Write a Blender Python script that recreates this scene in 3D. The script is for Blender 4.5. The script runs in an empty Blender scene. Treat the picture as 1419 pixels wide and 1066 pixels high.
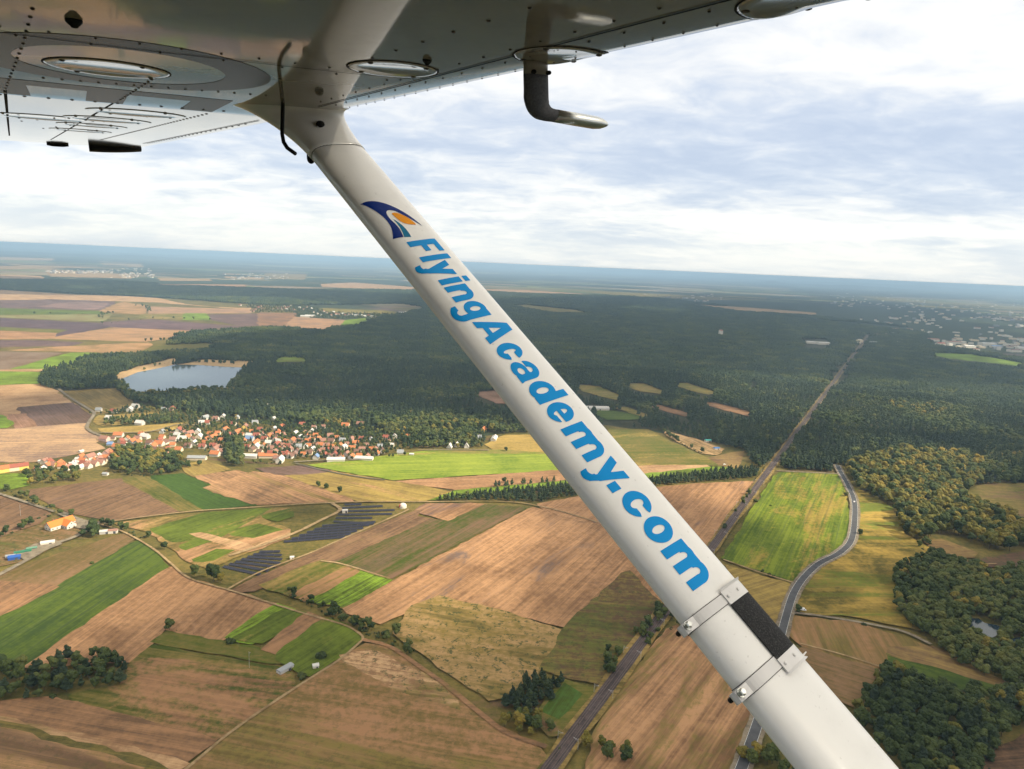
import bpy, bmesh, math, random
import numpy as np
from mathutils import Vector, Matrix, noise
R = math.radians
random.seed(7)
rng = np.random.default_rng(11)
scene = bpy.context.scene
COL = scene.collection

# ------------------------------------------------------------------ camera, sky, sun, exposure
FPX, CX, CY, ALT = 946.0, 709.5, 533.0, 280.0
cd = bpy.data.cameras.new('camera'); cam = bpy.data.objects.new('camera', cd); COL.objects.link(cam)
cd.sensor_width = 36; cd.sensor_fit = 'HORIZONTAL'; cd.lens = 36 * FPX / 1419
cd.clip_start = 0.05; cd.clip_end = 200000
zc = np.array([.0437, 1, .1765]); zc /= np.linalg.norm(zc)
yc = np.array([0, 0, -1.0]); yc = yc - zc * (yc @ zc); yc /= np.linalg.norm(yc)
xc = np.cross(yc, zc)
RW = np.stack([xc, yc, zc])                      # camera axes -> world axes
CAM = np.array([0, 0, ALT])
m4 = Matrix.Identity(4)
for i in range(3):
    for j in range(3): m4[i][j] = float(RW[i, j])
cam.matrix_world = Matrix.Translation(CAM.tolist()) @ m4
scene.camera = cam

SUN_AZ, SUN_EL = R(104), R(38)                   # clockwise from the view direction, above the horizon
w = bpy.data.worlds.new("World"); scene.world = w; w.use_nodes = True
def world_nodes():
    nt = w.node_tree; nt.nodes.clear(); N = nt.nodes.new; L = nt.links.new
    out = N('ShaderNodeOutputWorld'); bg = N('ShaderNodeBackground'); bg.inputs[1].default_value = .1
    sky = N('ShaderNodeTexSky'); sky.sky_type = 'NISHITA'; sky.sun_disc = False
    sky.sun_elevation = SUN_EL; sky.sun_rotation = SUN_AZ; sky.altitude = 300; sky.air_density = 1.2; sky.dust_density = 1.0
    tc = N('ShaderNodeTexCoord'); sep = N('ShaderNodeSeparateXYZ'); L(tc.outputs['Generated'], sep.inputs[0])
    def M(op, a, b=None, c=None, clamp=False):
        n = N('ShaderNodeMath'); n.operation = op; n.use_clamp = clamp
        for i, v in enumerate((a, b, c)):
            if v is None: continue
            if isinstance(v, (int, float)): n.inputs[i].default_value = v
            else: L(v, n.inputs[i])
        return n.outputs[0]
    z = M('MAXIMUM', sep.outputs[2], 0.0)
    zz = M('ADD', z, .15)
    comb = N('ShaderNodeCombineXYZ')
    L(M('DIVIDE', sep.outputs[0], zz), comb.inputs[0]); L(M('DIVIDE', sep.outputs[1], zz), comb.inputs[1])
    def noise(sc, det, rough, off, dist=0.0, sx=1.0, sy=1.0):
        mp = N('ShaderNodeMapping'); mp.inputs['Location'].default_value = (off, off * .37, off * .11)
        mp.inputs['Scale'].default_value = (sx, sy, 1); mp.inputs['Rotation'].default_value = (0, 0, R(-8))
        L(comb.outputs[0], mp.inputs[0])
        n = N('ShaderNodeTexNoise'); n.inputs['Scale'].default_value = sc; n.inputs['Detail'].default_value = det
        n.inputs['Roughness'].default_value = rough; n.inputs['Distortion'].default_value = dist
        L(mp.outputs[0], n.inputs['Vector']); return n.outputs['Fac']
    def ramp(f, stops):
        n = N('ShaderNodeValToRGB'); e = n.color_ramp.elements
        while len(e) < len(stops): e.new(.5)
        for k, (p, c) in enumerate(stops): e[k].position = p; e[k].color = (*c, 1) if len(c) == 3 else c
        n.color_ramp.interpolation = 'B_SPLINE' if len(stops) > 2 else 'EASE'
        L(f, n.inputs[0]); return n.outputs[0]
    def mix(f, a, b):
        n = N('ShaderNodeMix'); n.data_type = 'RGBA'
        if isinstance(f, (int, float)): n.inputs[0].default_value = f
        else: L(f, n.inputs[0])
        for i, v in ((6, a), (7, b)):
            if isinstance(v, tuple): n.inputs[i].default_value = (*v, 1)
            else: L(v, n.inputs[i])
        return n.outputs[2]
    big = noise(1.05, 6, .55, 3.1, .4, .7, 1.0)
    fine = noise(4.2, 7, .58, 9.7, .4, .85, 1.0)
    elev = ramp(z, SKY_BAND)
    v = M('ADD', M('ADD', M('MULTIPLY', M('SUBTRACT', big, .5), 1.1), M('MULTIPLY', M('SUBTRACT', fine, .5), .75)), elev)
    shade = ramp(v, [(.25, SKY_C[0]), (.42, SKY_C[1]), (.55, SKY_C[2]), (.7, SKY_C[3])])
    low = ramp(z, [(.0, (1, 1, 1)), (.085, (0, 0, 0))])
    wisps = M('MULTIPLY', low, M('SUBTRACT', 1.0, M('MULTIPLY', fine, .9)), clamp=True)
    sc_ = N('ShaderNodeVectorMath'); sc_.operation = 'SCALE'; sc_.inputs[3].default_value = 10.0; L(mix(wisps, shade, SKY_C[4]), sc_.inputs[0]); cl = sc_.outputs[0]
    cover = ramp(z, [(.0, (.8, .8, .8)), (.25, (.97, .97, .97)), (.5, (.75, .75, .75))])
    col = mix(cover, sky.outputs[0], cl)
    L(col, bg.inputs[0]); L(bg.outputs[0], out.inputs[0])
SKY_BAND = [(.0, (.58,) * 3), (.065, (.60,) * 3), (.105, (.52,) * 3), (.14, (.38,) * 3), (.18, (.42,) * 3), (.23, (.62,) * 3), (.30, (.72,) * 3)]
SKY_C = [(.345, .40, .50), (.435, .48, .555), (.555, .57, .59), (.68, .67, .65), (.53, .585, .61)]
world_nodes()
sl = bpy.data.lights.new('sun', 'SUN'); sl.energy = 5.0; sl.angle = R(1.0); sl.color = (1, .90, .70)
sun = bpy.data.objects.new('sun', sl); COL.objects.link(sun)
SDIR = Vector((math.sin(SUN_AZ) * math.cos(SUN_EL), math.cos(SUN_AZ) * math.cos(SUN_EL), math.sin(SUN_EL)))
sun.rotation_euler = SDIR.to_track_quat('Z', 'Y').to_euler(); sun.location = (0, -30, ALT + 60)
vs = scene.view_settings; vs.view_transform = 'Standard'; vs.look = 'None'; vs.gamma = 1; vs.exposure = 0.74
scene.cycles.max_bounces = 6; scene.cycles.diffuse_bounces = 3; scene.cycles.glossy_bounces = 3
scene.cycles.transparent_max_bounces = 6; scene.cycles.volume_bounces = 0
scene.cycles.use_denoising = True
scene.cycles.sample_clamp_indirect = 6

# ------------------------------------------------------------------ helpers
def ray(x, y): return np.array([x - CX, CY - y, FPX])
def c2w(p):
    p = np.asarray(p, float); q = p.copy(); q[..., 2] *= -1
    return q @ RW.T + CAM
def wdir(x, y):
    r = ray(x, y); r[2] *= -1; return RW @ r
def g(x, y, z=0.0):
    """the place on the ground that the map point (x, y) stands for"""
    d = wdir(x, y); t = (z - ALT) / d[2]
    return CAM + d * t
def G(pts): return np.array([g(*p)[:2] for p in pts])
ZOOM = dict(A=(0, 320, .2819), B=(0, 540, .2819), C=(0, 740, .3058), D=(360, 380, .3101), E=(360, 640, .3524), F=(360, 840, .3524),
            G=(960, 560, .3235), H=(960, 800, .3235), I=(600, 340, .5772), S=(660, 420, .3378), T=(880, 760, .287), V=(100, 560, .2114),
            X=(380, 560, .2255), Y=(0, 640, .155), P=(0, 0, 1))
def Z(k, *pts):
    a, b, s = ZOOM[k]; return [(a + x * s, b + y * s) for x, y in pts]
def proj(p):
    d = (np.asarray(p, float) - CAM) @ RW; f = -d[2]
    return (CX + FPX * d[0] / f, CY - FPX * d[1] / f, f)

def link(name, me, mats=(), parent=None):
    o = bpy.data.objects.new(name, me); COL.objects.link(o)
    for m in (mats if isinstance(mats, (list, tuple)) else [mats]): me.materials.append(m)
    if parent is not None: o.parent = parent
    return o
def mesh(name, v, f, smooth=False, mi=None):
    me = bpy.data.meshes.new(name); me.from_pydata([tuple(map(float, p)) for p in v], [], [tuple(map(int, q)) for q in f])
    if mi is not None: me.polygons.foreach_set('material_index', np.asarray(mi, np.int32))
    if smooth: me.polygons.foreach_set('use_smooth', [True] * len(me.polygons))
    me.update(); return me
class MB:
    """collects shapes for ONE mesh"""
    def __init__(s): s.v = []; s.f = []; s.mi = []; s.n = 0
    def add(s, v, f, mi=0):
        v = np.asarray(v, float)
        s.f += [tuple(int(i) + s.n for i in q) for q in f]; s.mi += [mi] * len(f)
        s.v.append(v); s.n += len(v)
    def box(s, c, d, rz=0.0, mi=0):
        x, y, z = [q / 2 for q in d]
        v = np.array([(a * x, b * y, e * z) for a in (-1, 1) for b in (-1, 1) for e in (-1, 1)])
        ca, sa = math.cos(rz), math.sin(rz)
        v = np.c_[v[:, 0] * ca - v[:, 1] * sa, v[:, 0] * sa + v[:, 1] * ca, v[:, 2]] + np.asarray(c)
        s.add(v, [(0, 1, 3, 2), (4, 6, 7, 5), (0, 4, 5, 1), (2, 3, 7, 6), (0, 2, 6, 4), (1, 5, 7, 3)], mi)
    def tube(s, path, rad, n=10, mi=0, cap=True):
        path = [np.asarray(p, float) for p in path]
        if np.isscalar(rad): rad = [rad] * len(path)
        a = None; rings = []
        for i, p in enumerate(path):
            t = path[min(i + 1, len(path) - 1)] - path[max(i - 1, 0)]; t = t / np.linalg.norm(t)
            if a is None:
                a = np.cross(t, (0, 0, 1.0)) if abs(t[2]) < .9 else np.cross(t, (1.0, 0, 0))
            a = a - t * (a @ t); a /= np.linalg.norm(a); b = np.cross(t, a)
            rings.append([p + rad[i] * (a * math.cos(k * 2 * math.pi / n) + b * math.sin(k * 2 * math.pi / n)) for k in range(n)])
        s.loft(rings, mi, cap)
    def loft(s, rings, mi=0, cap=True):
        n = len(rings[0]); v = np.concatenate([np.asarray(r) for r in rings]); f = []
        for i in range(len(rings) - 1):
            for k in range(n):
                k2 = (k + 1) % n; f.append((i * n + k, i * n + k2, (i + 1) * n + k2, (i + 1) * n + k))
        if cap: f += [tuple(range(n))[::-1], tuple(range((len(rings) - 1) * n, len(rings) * n))]
        s.add(v, f, mi)
    def build(s, name, mats, parent=None, smooth=False, origin=None):
        v = np.concatenate(s.v)
        if origin is not None: v = v - np.asarray(origin)
        me = mesh(name, v, s.f, smooth, s.mi)
        o = link(name, me, mats, parent)
        if origin is not None and parent is None: o.location = tuple(map(float, origin))
        return o
def empty(name, loc, rz=0.0):
    o = bpy.data.objects.new(name, None); COL.objects.link(o); o.location = tuple(map(float, loc)); o.rotation_euler = (0, 0, rz); return o
def tag(o, label=None, cat=None, group=None, kind=None):
    if label: o['label'] = label
    if cat: o['category'] = cat
    if group: o['group'] = group
    if kind: o['kind'] = kind
    return o

# ------------------------------------------------------------------ materials
class NT:
    def __init__(s, name):
        s.m = bpy.data.materials.new(name); s.m.use_nodes = True; s.t = s.m.node_tree; s.t.nodes.clear()
        s.out = s.N('ShaderNodeOutputMaterial')
    def N(s, t): return s.t.nodes.new(t)
    def L(s, a, b): s.t.links.new(a, b)
    def set(s, sock, v):
        if isinstance(v, (int, float)): sock.default_value = v
        elif isinstance(v, tuple): sock.default_value = (*v, 1) if len(v) == 3 and sock.type == 'RGBA' else v
        else: s.L(v, sock)
    def math(s, op, a, b=None, c=None, clamp=False):
        n = s.N('ShaderNodeMath'); n.operation = op; n.use_clamp = clamp
        for i, v in enumerate((a, b, c)):
            if v is not None: s.set(n.inputs[i], v)
        return n.outputs[0]
    def mix(s, f, a, b):
        n = s.N('ShaderNodeMix'); n.data_type = 'RGBA'; s.set(n.inputs[0], f); s.set(n.inputs[6], a); s.set(n.inputs[7], b); return n.outputs[2]
    def pos(s): return s.N('ShaderNodeNewGeometry').outputs['Position']
    def mapping(s, v, loc=(0, 0, 0), rot=(0, 0, 0), sc=(1, 1, 1)):
        n = s.N('ShaderNodeMapping'); s.L(v, n.inputs[0])
        n.inputs[1].default_value = loc; n.inputs[2].default_value = rot; n.inputs[3].default_value = sc; return n.outputs[0]
    def noise(s, v, sc, det=3, rough=.55, dist=0.0):
        n = s.N('ShaderNodeTexNoise'); s.L(v, n.inputs['Vector']); n.inputs['Scale'].default_value = sc
        n.inputs['Detail'].default_value = det; n.inputs['Roughness'].default_value = rough; n.inputs['Distortion'].default_value = dist
        return n.outputs['Fac']
    def smooth(s, v, a, b):
        n = s.N('ShaderNodeMapRange'); n.interpolation_type = 'SMOOTHSTEP'; s.set(n.inputs[0], v)
        n.inputs[1].default_value = a; n.inputs[2].default_value = b; return n.outputs[0]
    def bsdf(s, col, rough=.9, spec=.2, metal=0.0, coat=0.0, normal=None):
        b = s.N('ShaderNodeBsdfPrincipled'); s.set(b.inputs['Base Color'], col); s.set(b.inputs['Roughness'], rough)
        b.inputs['Specular IOR Level'].default_value = spec; b.inputs['Metallic'].default_value = metal
        b.inputs['Coat Weight'].default_value = coat; b.inputs['Coat Roughness'].default_value = .05
        if normal is not None: s.L(normal, b.inputs['Normal'])
        s.L(b.outputs[0], s.out.inputs[0]); s.b = b; return s.m
    def bump(s, h, strength, dist):
        n = s.N('ShaderNodeBump'); n.inputs['Strength'].default_value = strength; n.inputs['Distance'].default_value = dist
        s.L(h, n.inputs['Height']); return n.outputs[0]
def plain(name, col, rough=.8, spec=.3, metal=0.0, var=.15, sc=1.0):
    t = NT(name); p = t.pos(); n = t.noise(p, sc, 3)
    c2 = tuple(c * (1 - var) for c in col); c3 = tuple(min(1, c * (1 + var)) for c in col)
    return t.bsdf(t.mix(n, c2, c3), rough, spec, metal)
def land(name, c1, c2, c3=None, ang=0.0, streak=.9, blotch=.9, grain=.6, width=4.0, patch=.62, patch_sc=.012, tram=0.0, clump=0.0):
    """ground cover: two tones streaked along the working direction, blotches, fine grain, patches of a third tone"""
    if sum(c1) > sum(c2): c1, c2 = c2, c1
    c1 = tuple(c * .60 for c in c1); c2 = tuple(c * 1.06 for c in c2)
    t = NT(name); p = t.pos()
    seed = random.uniform(-900, 900)
    r = t.mapping(p, (0, 0, 0), (0, 0, -ang)); r = t.mapping(r, (seed, seed * .61, 0))
    n1 = t.noise(t.mapping(r, sc=(.05 / width, 1 / width, 0)), 1.0, 4, .6)
    n2 = t.noise(r, .014, 4, .6, .6)
    n3 = t.noise(p, .22, 5, .72)
    n1b = t.noise(t.mapping(r, sc=(.03 / width, 3.2 / width, 0)), 1.0, 3, .6)
    f = t.math('MULTIPLY_ADD', t.math('SUBTRACT', n1, .5), streak * 2.1, .5)
    f = t.math('MULTIPLY_ADD', t.math('SUBTRACT', n1b, .5), streak * 1.4, f)
    f = t.math('MULTIPLY_ADD', t.math('SUBTRACT', n2, .5), blotch * 2.2, f)
    f = t.math('MULTIPLY_ADD', t.math('SUBTRACT', n3, .5), grain * 2.8, f, clamp=True)
    col = t.mix(f, c1, c2)
    if c3:
        n4 = t.noise(t.mapping(r, sc=(.25, 1.25, 0)), patch_sc, 6, .68, 1.2)
        n4 = t.math('MULTIPLY_ADD', t.math('SUBTRACT', n3, .5), .25, n4)
        col = t.mix(t.smooth(n4, patch - .05, patch + .07), col, t.mix(f, tuple(c * .62 for c in c3), tuple(c * 1.08 for c in c3)))
    if clump:
        n5 = t.noise(p, .16, 3, .6); n6 = t.noise(p, .55, 2, .6)
        k = t.math('MULTIPLY', t.smooth(n5, .52, .60), t.smooth(n6, .42, .58))
        col = t.mix(t.math('MULTIPLY', k, clump), col, (.045, .055, .018))
    if tram:
        sp = t.N('ShaderNodeSeparateXYZ'); t.L(r, sp.inputs[0])
        wv = t.math('PINGPONG', t.math('ADD', sp.outputs[1], t.math('MULTIPLY', n2, 6.0)), tram)
        ln = t.math('SUBTRACT', 1.0, t.smooth(wv, .25, 1.3))
        col = t.mix(t.math('MULTIPLY', ln, .35), col, tuple(c * .6 + .03 for c in c1))
    return t.bsdf(col, .95, .1)
# ------------------------------------------------------------------ the land
EXCL = []          # ground polygons where no wood grows
ROADS = []         # (centre line, half width)
LAYER = [0.0]
def pip(pts, poly):
    x, y = pts[:, 0], pts[:, 1]; ins = np.zeros(len(pts), bool); n = len(poly); j = n - 1
    for i in range(n):
        xi, yi = poly[i]; xj, yj = poly[j]
        if yi != yj:
            c = ((yi > y) != (yj > y)) & (x < (xj - xi) * (y - yi) / (yj - yi) + xi); ins ^= c
        j = i
    return ins
def angle_of(a, b):
    p, q = g(*a), g(*b); return math.atan2(q[1] - p[1], q[0] - p[0])
def wobble(poly, step, amp):
    out = []; ar = sum(poly[i][0] * poly[i - 1][1] - poly[i - 1][0] * poly[i][1] for i in range(len(poly)))
    grow = 1.3 * amp * (1 if ar > 0 else -1)                    # neighbouring covers meet without a gap
    for i in range(len(poly)):
        a, b = poly[i], poly[(i + 1) % len(poly)]; d = np.linalg.norm(b - a); n = int(min(70, max(1, d // step)))
        nrm = np.array([-(b - a)[1], (b - a)[0]]) / (d + 1e-9)
        for k in range(n):
            out.append(a + (b - a) * k / n + nrm * grow + (nrm * random.uniform(-amp, amp) if k else 0))
    return np.array(out)
def sheet(name, poly, mat, z, kind='structure'):
    bm = bmesh.new(); vs_ = [bm.verts.new((float(p[0]), float(p[1]), z)) for p in poly]
    f = bm.faces.new(vs_); f.normal_update()
    if f.normal.z < 0: f.normal_flip()
    bmesh.ops.triangulate(bm, faces=[f], ngon_method='EAR_CLIP')
    me = bpy.data.meshes.new(name); bm.to_mesh(me); bm.free()
    return tag(link(name, me, mat), kind=kind)
def field(mat, pts, excl=True, name='field', step=9, amp=1.5):
    poly = G(pts); LAYER[0] += .012
    if excl: EXCL.append(poly)
    dist = np.linalg.norm(poly.mean(0)); k = max(1, dist / 700)
    return sheet(name, wobble(poly, step * k, amp * k), mat, LAYER[0])
def smooth_line(p, n=6):
    p = np.asarray(p); q = np.vstack([2 * p[0] - p[1], p, 2 * p[-1] - p[-2]]); out = []
    for i in range(1, len(q) - 2):
        for k in range(n):
            t = k / n
            out.append(.5 * (2 * q[i] + (q[i + 1] - q[i - 1]) * t + (2 * q[i - 1] - 5 * q[i] + 4 * q[i + 1] - q[i + 2]) * t * t + (3 * q[i] - q[i - 1] - 3 * q[i + 1] + q[i + 2]) * t ** 3))
    out.append(q[-2]); return np.array(out)
def ribbon(name, line, width, mat, z, offset=0.0, jitter=0.0, kind='structure'):
    line = np.asarray(line); v = []
    for i, p in enumerate(line):
        t = line[min(i + 1, len(line) - 1)] - line[max(i - 1, 0)]; t = t / np.linalg.norm(t); nrm = np.array([-t[1], t[0]])
        for s in (-1, 1):
            q = p + nrm * (offset + s * width / 2 + random.uniform(-jitter, jitter)); v.append((q[0], q[1], z))
    f = [(2 * i, 2 * i + 1, 2 * i + 3, 2 * i + 2)[::-1] for i in range(len(line) - 1)]
    return tag(link(name, mesh(name, v, f), mat), kind=kind)

# base sheet to the horizon: woodland and, far off, a patchwork of fields
def base_mat():
    t = NT('far_country'); p = t.pos()
    v = t.N('ShaderNodeTexVoronoi'); v.inputs['Scale'].default_value = .0016; t.L(t.mapping(p, rot=(0, 0, .5), sc=(.55, 1, 0)), v.inputs['Vector'])
    sp = t.N('ShaderNodeSeparateColor'); t.L(v.outputs['Color'], sp.inputs[0])
    r = t.N('ShaderNodeValToRGB'); e = r.color_ramp.elements
    st = [(.0, (.22, .16, .10)), (.2, (.12, .085, .08)), (.4, (.10, .13, .03)), (.6, (.25, .20, .11)), (.8, (.14, .12, .05)), (1, (.3, .26, .17))]
    while len(e) < len(st): e.new(.5)
    for k, (a, c) in enumerate(st): e[k].position = a; e[k].color = (*c, 1)
    r.color_ramp.interpolation = 'CONSTANT'; t.L(sp.outputs[0], r.inputs[0])
    n = t.noise(t.mapping(p, sc=(.6, 1, 1)), .00036, 6, .62, .4); n2 = t.noise(p, .02, 4, .7)
    wood = t.mix(n2, (.018, .028, .014), (.045, .056, .024))
    return t.bsdf(t.mix(t.smooth(n, .51, .55), wood, r.outputs[0]), .95, .1)
rad = [0, 300, 700, 1200, 2000, 3200, 5000, 8000, 13000, 20000, 32000, 50000, 78000]; NS = 64
v = [(0, 0, -.6)] + [(r_ * math.cos(2 * math.pi * k / NS), r_ * math.sin(2 * math.pi * k / NS), -.6) for r_ in rad[1:] for k in range(NS)]
f = [(0, 1 + k, 1 + (k + 1) % NS) for k in range(NS)]
for i in range(len(rad) - 2):
    a, b = 1 + i * NS, 1 + (i + 1) * NS
    f += [(a + k, b + k, b + (k + 1) % NS, a + (k + 1) % NS) for k in range(NS)]
tag(link('ground', mesh('ground', v, f), base_mat()), kind='structure')
# low hills along the horizon
hm = plain('hill_wood', (.03, .045, .03), .95, .05, 0, .3, .002)
for (az0, az1, dist, h, sd) in ((-40, -8, 33000, 120, 1), (-12, 20, 40000, 110, 2), (8, 44, 36000, 190, 3), (-44, -20, 24000, 70, 4), (18, 30, 27000, 110, 5)):
    mb = MB(); n = 60; rings = []
    for j, (dd, hh) in enumerate(((-3200, 0), (-1500, .6), (0, 1), (1800, .5), (3500, 0))):
        row = []
        for i in range(n + 1):
            u_ = i / n; a = R(az0 + (az1 - az0) * u_); e_ = min(1, u_ * 5, (1 - u_) * 5)
            hz = h * hh * e_ * (.35 + .65 * noise.noise((u_ * 4 + sd * 9, sd, j * .25)) + .3 * noise.noise((u_ * 11, sd * 3, j * .3)))
            row.append(((dist + dd) * math.sin(a), (dist + dd) * math.cos(a), max(hz, 0) - .8))
        rings.append(row)
    vv = [p for r_ in rings for p in r_]
    ff = [(j * (n + 1) + i, j * (n + 1) + i + 1, (j + 1) * (n + 1) + i + 1, (j + 1) * (n + 1) + i) for j in range(4) for i in range(n)]
    tag(link('hills', mesh('hills', vv, ff, True), hm), kind='structure')

# palette (real-world base colours)
TAN = (.355, .200, .100); TAN2 = (.265, .144, .072); SAND = (.43, .275, .145); BROWN = (.135, .080, .046); BROWN2 = (.190, .112, .060)
PURP = (.105, .066, .070); PURP2 = (.150, .095, .080); OLIVE = (.155, .116, .034); OLIVE2 = (.235, .160, .054); GREEN = (.108, .138, .018); GREEN2 = (.076, .104, .014)
BRIGHT = (.165, .250, .025); BRIGHT2 = (.23, .265, .035); DGREEN = (.046, .080, .014); GOLD = (.36, .245, .070); GOLD2 = (.28, .20, .055); GRASS = (.088, .092, .022)
meadow = land('meadow', GRASS, OLIVE, BROWN, 0, .3, 1.1, .9, 6, .60)
field(meadow, Z('P', (-500, 408), (0, 403), (200, 412), (400, 425), (420, 455), (300, 470), (240, 495), (60, 540), (180, 560), (330, 585), (600, 615), (700, 602), (842, 590), (1031, 620), (1090, 650), (1190, 640), (1419, 670), (1800, 690), (2300, 1500), (-900, 1500), (-1300, 640)), excl=False, name='meadow')
wf = land('wood_floor', (.030, .034, .014), (.055, .050, .022), None, 0, .2, 1, 1, 5)
def F(c1, c2, pts, c3=None, d=None, gap=False, **k):
    if gap: EXCL.append(G(pts) * .945); EXCL.append(G(pts) * .972)      # no tall trees close in front of a clearing
    excl = k.pop('excl', True)
    ang = angle_of(*d) if d else random.uniform(-.3, .3)
    return field(land('field_cover', c1, c2, c3, ang, **k), pts, excl)
AX = Z('P', (0, 404), (200, 410))            # rough working directions seen on the map
D1 = Z('E', (480, 640), (1150, 200)); D2 = Z('E', (0, 470), (600, 200)); DC = Z('C', (110, 600), (760, 150)); DC2 = Z('C', (0, 770), (980, 940))
# far left plain
F(SAND, TAN, Z('A', (-200, 285), (0, 290), (380, 315), (570, 320), (760, 330), (900, 360), (1060, 375), (1240, 380), (1230, 388), (780, 352), (560, 345), (250, 345), (-200, 345)), d=AX)
F(PURP, PURP2, Z('A', (-200, 347), (250, 337), (560, 347), (510, 391), (-200, 374)), d=AX, c3=TAN2, patch=.66)
F(PURP2, (.24, .15, .13), Z('A', (190, 372), (330, 352), (520, 356), (470, 388)), d=AX)
F(GREEN2, GREEN, Z('A', (-200, 376), (510, 395), (545, 408), (-200, 414)), d=AX)
F(OLIVE2, (.2, .2, .08), Z('A', (-200, 417), (545, 411), (500, 444), (-200, 419)), d=AX)
F(PURP, (.085, .055, .065), Z('A', (-200, 420), (460, 452), (540, 470), (260, 525), (320, 490), (-200, 462)), d=AX)
F(GREEN, OLIVE, Z('A', (-200, 466), (320, 487), (290, 501), (-200, 484)), d=AX)
F(TAN, TAN2, Z('A', (-200, 486), (270, 502), (235, 531), (-200, 533)), d=AX)
F(TAN, (.30, .19, .10), Z('A', (560, 475), (930, 490), (970, 505), (720, 545), (250, 530), (290, 520)), d=AX)
F(PURP, PURP2, Z('A', (-200, 535), (180, 540), (400, 548), (330, 567), (-200, 570)), d=AX)
F(OLIVE2, TAN, Z('A', (330, 568), (720, 549), (740, 562), (690, 600), (30, 588)), d=AX)
F(BROWN2, (.19, .14, .10), Z('A', (-200, 590), (300, 600), (50, 680), (-200, 684)), d=AX)
F(BRIGHT, GREEN, Z('A', (350, 600), (480, 600), (390, 655), (200, 680), (60, 680), (200, 640)), d=AX)
F(TAN, SAND, Z('A', (60, 683), (200, 682), (390, 657), (440, 640), (300, 690), (-200, 690)), d=AX)
F(GREEN, BRIGHT, Z('A', (-200, 690), (210, 695), (190, 750), (-200, 766)), d=AX)
F(SAND, TAN, Z('A', (-300, 770), (180, 755), (290, 790), (400, 860), (350, 915), (-300, 960)), d=AX, c3=TAN2)
F(OLIVE, OLIVE2, Z('A', (290, 790), (560, 775), (650, 851), (620, 880), (450, 905), (400, 860)), d=Z('A', (290, 790), (400, 860)))
F(OLIVE2, TAN, Z('A', (500, 395), (600, 350), (720, 370), (700, 410), (530, 405)), d=AX)
F(TAN, (.26, .18, .14), Z('A', (720, 372), (1240, 387), (1220, 405), (740, 408)), d=AX)
F(GREEN, OLIVE2, Z('A', (700, 411), (910, 406), (910, 436), (690, 430)), d=AX)
F(BRIGHT, GREEN, Z('A', (912, 406), (1000, 406), (1040, 438), (912, 438)), d=AX)
F(PURP2, PURP, Z('A', (1040, 412), (1430, 405), (1430, 452), (1200, 470), (1050, 440)), d=AX)
F(PURP, (.14, .085, .085), Z('A', (500, 450), (740, 436), (1200, 471), (930, 489), (560, 474)), d=AX)
F(OLIVE, GREEN, Z('A', (690, 602), (780, 560), (1090, 556), (1040, 590), (800, 607)), d=AX, c3=TAN)
F(TAN2, PURP2, Z('D', (0, 172), (160, 175), (130, 245), (0, 240)), d=AX)
F(TAN, (.26, .18, .14), Z('D', (160, 192), (380, 205), (330, 250), (250, 258), (110, 246)), d=AX)
F(BRIGHT, GREEN, Z('D', (385, 207), (490, 195), (485, 222), (440, 237), (360, 240)), d=AX)
F(GREEN, OLIVE2, Z('D', (270, 152), (600, 166), (600, 178), (290, 172)), d=AX)
F(SAND, TAN, Z('D', (280, 45), (420, 38), (680, 58), (690, 75), (400, 62), (290, 58)), d=AX)
F(SAND, TAN, Z('D', (1000, 66), (1200, 72), (1500, 92), (1480, 96), (1150, 86), (1000, 78)), d=AX)
F(OLIVE2, GREEN, Z('D', (1110, 142), (1180, 136), (1419, 162), (1500, 182), (1300, 176)), d=AX)
F(OLIVE2, SAND, Z('I', (590, 140), (760, 150), (915, 162), (912, 170), (740, 160)), d=AX)
F(GREEN, OLIVE2, Z('I', (300, 105), (560, 118), (800, 125), (790, 131), (500, 126)), d=AX)
F(OLIVE2, GREEN, Z('I', (1000, 118), (1250, 138), (1419, 150), (1419, 160), (1180, 148)), d=AX)
F(BRIGHT, GREEN, Z('I', (1180, 258), (1290, 262), (1419, 283), (1419, 291), (1240, 272)), d=AX, gap=True)
for q in ((0, 165, 530, 178, 300, 186, 0, 190), (0, 215, 190, 222, 200, 236, 0, 242), (230, 190, 620, 215, 640, 235, 260, 225), (740, 262, 1210, 265, 1180, 278, 800, 274),
          (500, 150, 680, 160, 690, 178, 520, 174), (780, 232, 1020, 236, 1040, 246, 800, 246), (1090, 205, 1300, 225, 1280, 240, 1120, 232), (1310, 210, 1500, 214, 1490, 240, 1310, 236), (0, 128, 260, 136, 240, 146, 0, 142)):
    F(random.choice([SAND, TAN, OLIVE2, GREEN]), random.choice([TAN, OLIVE2, SAND]), Z('A', *[(q[i], q[i + 1]) for i in range(0, 8, 2)]), d=AX)
EXCL.append(G(Z("P", (1112, 470), (1150, 470), (1153, 487), (1108, 487))))
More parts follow.
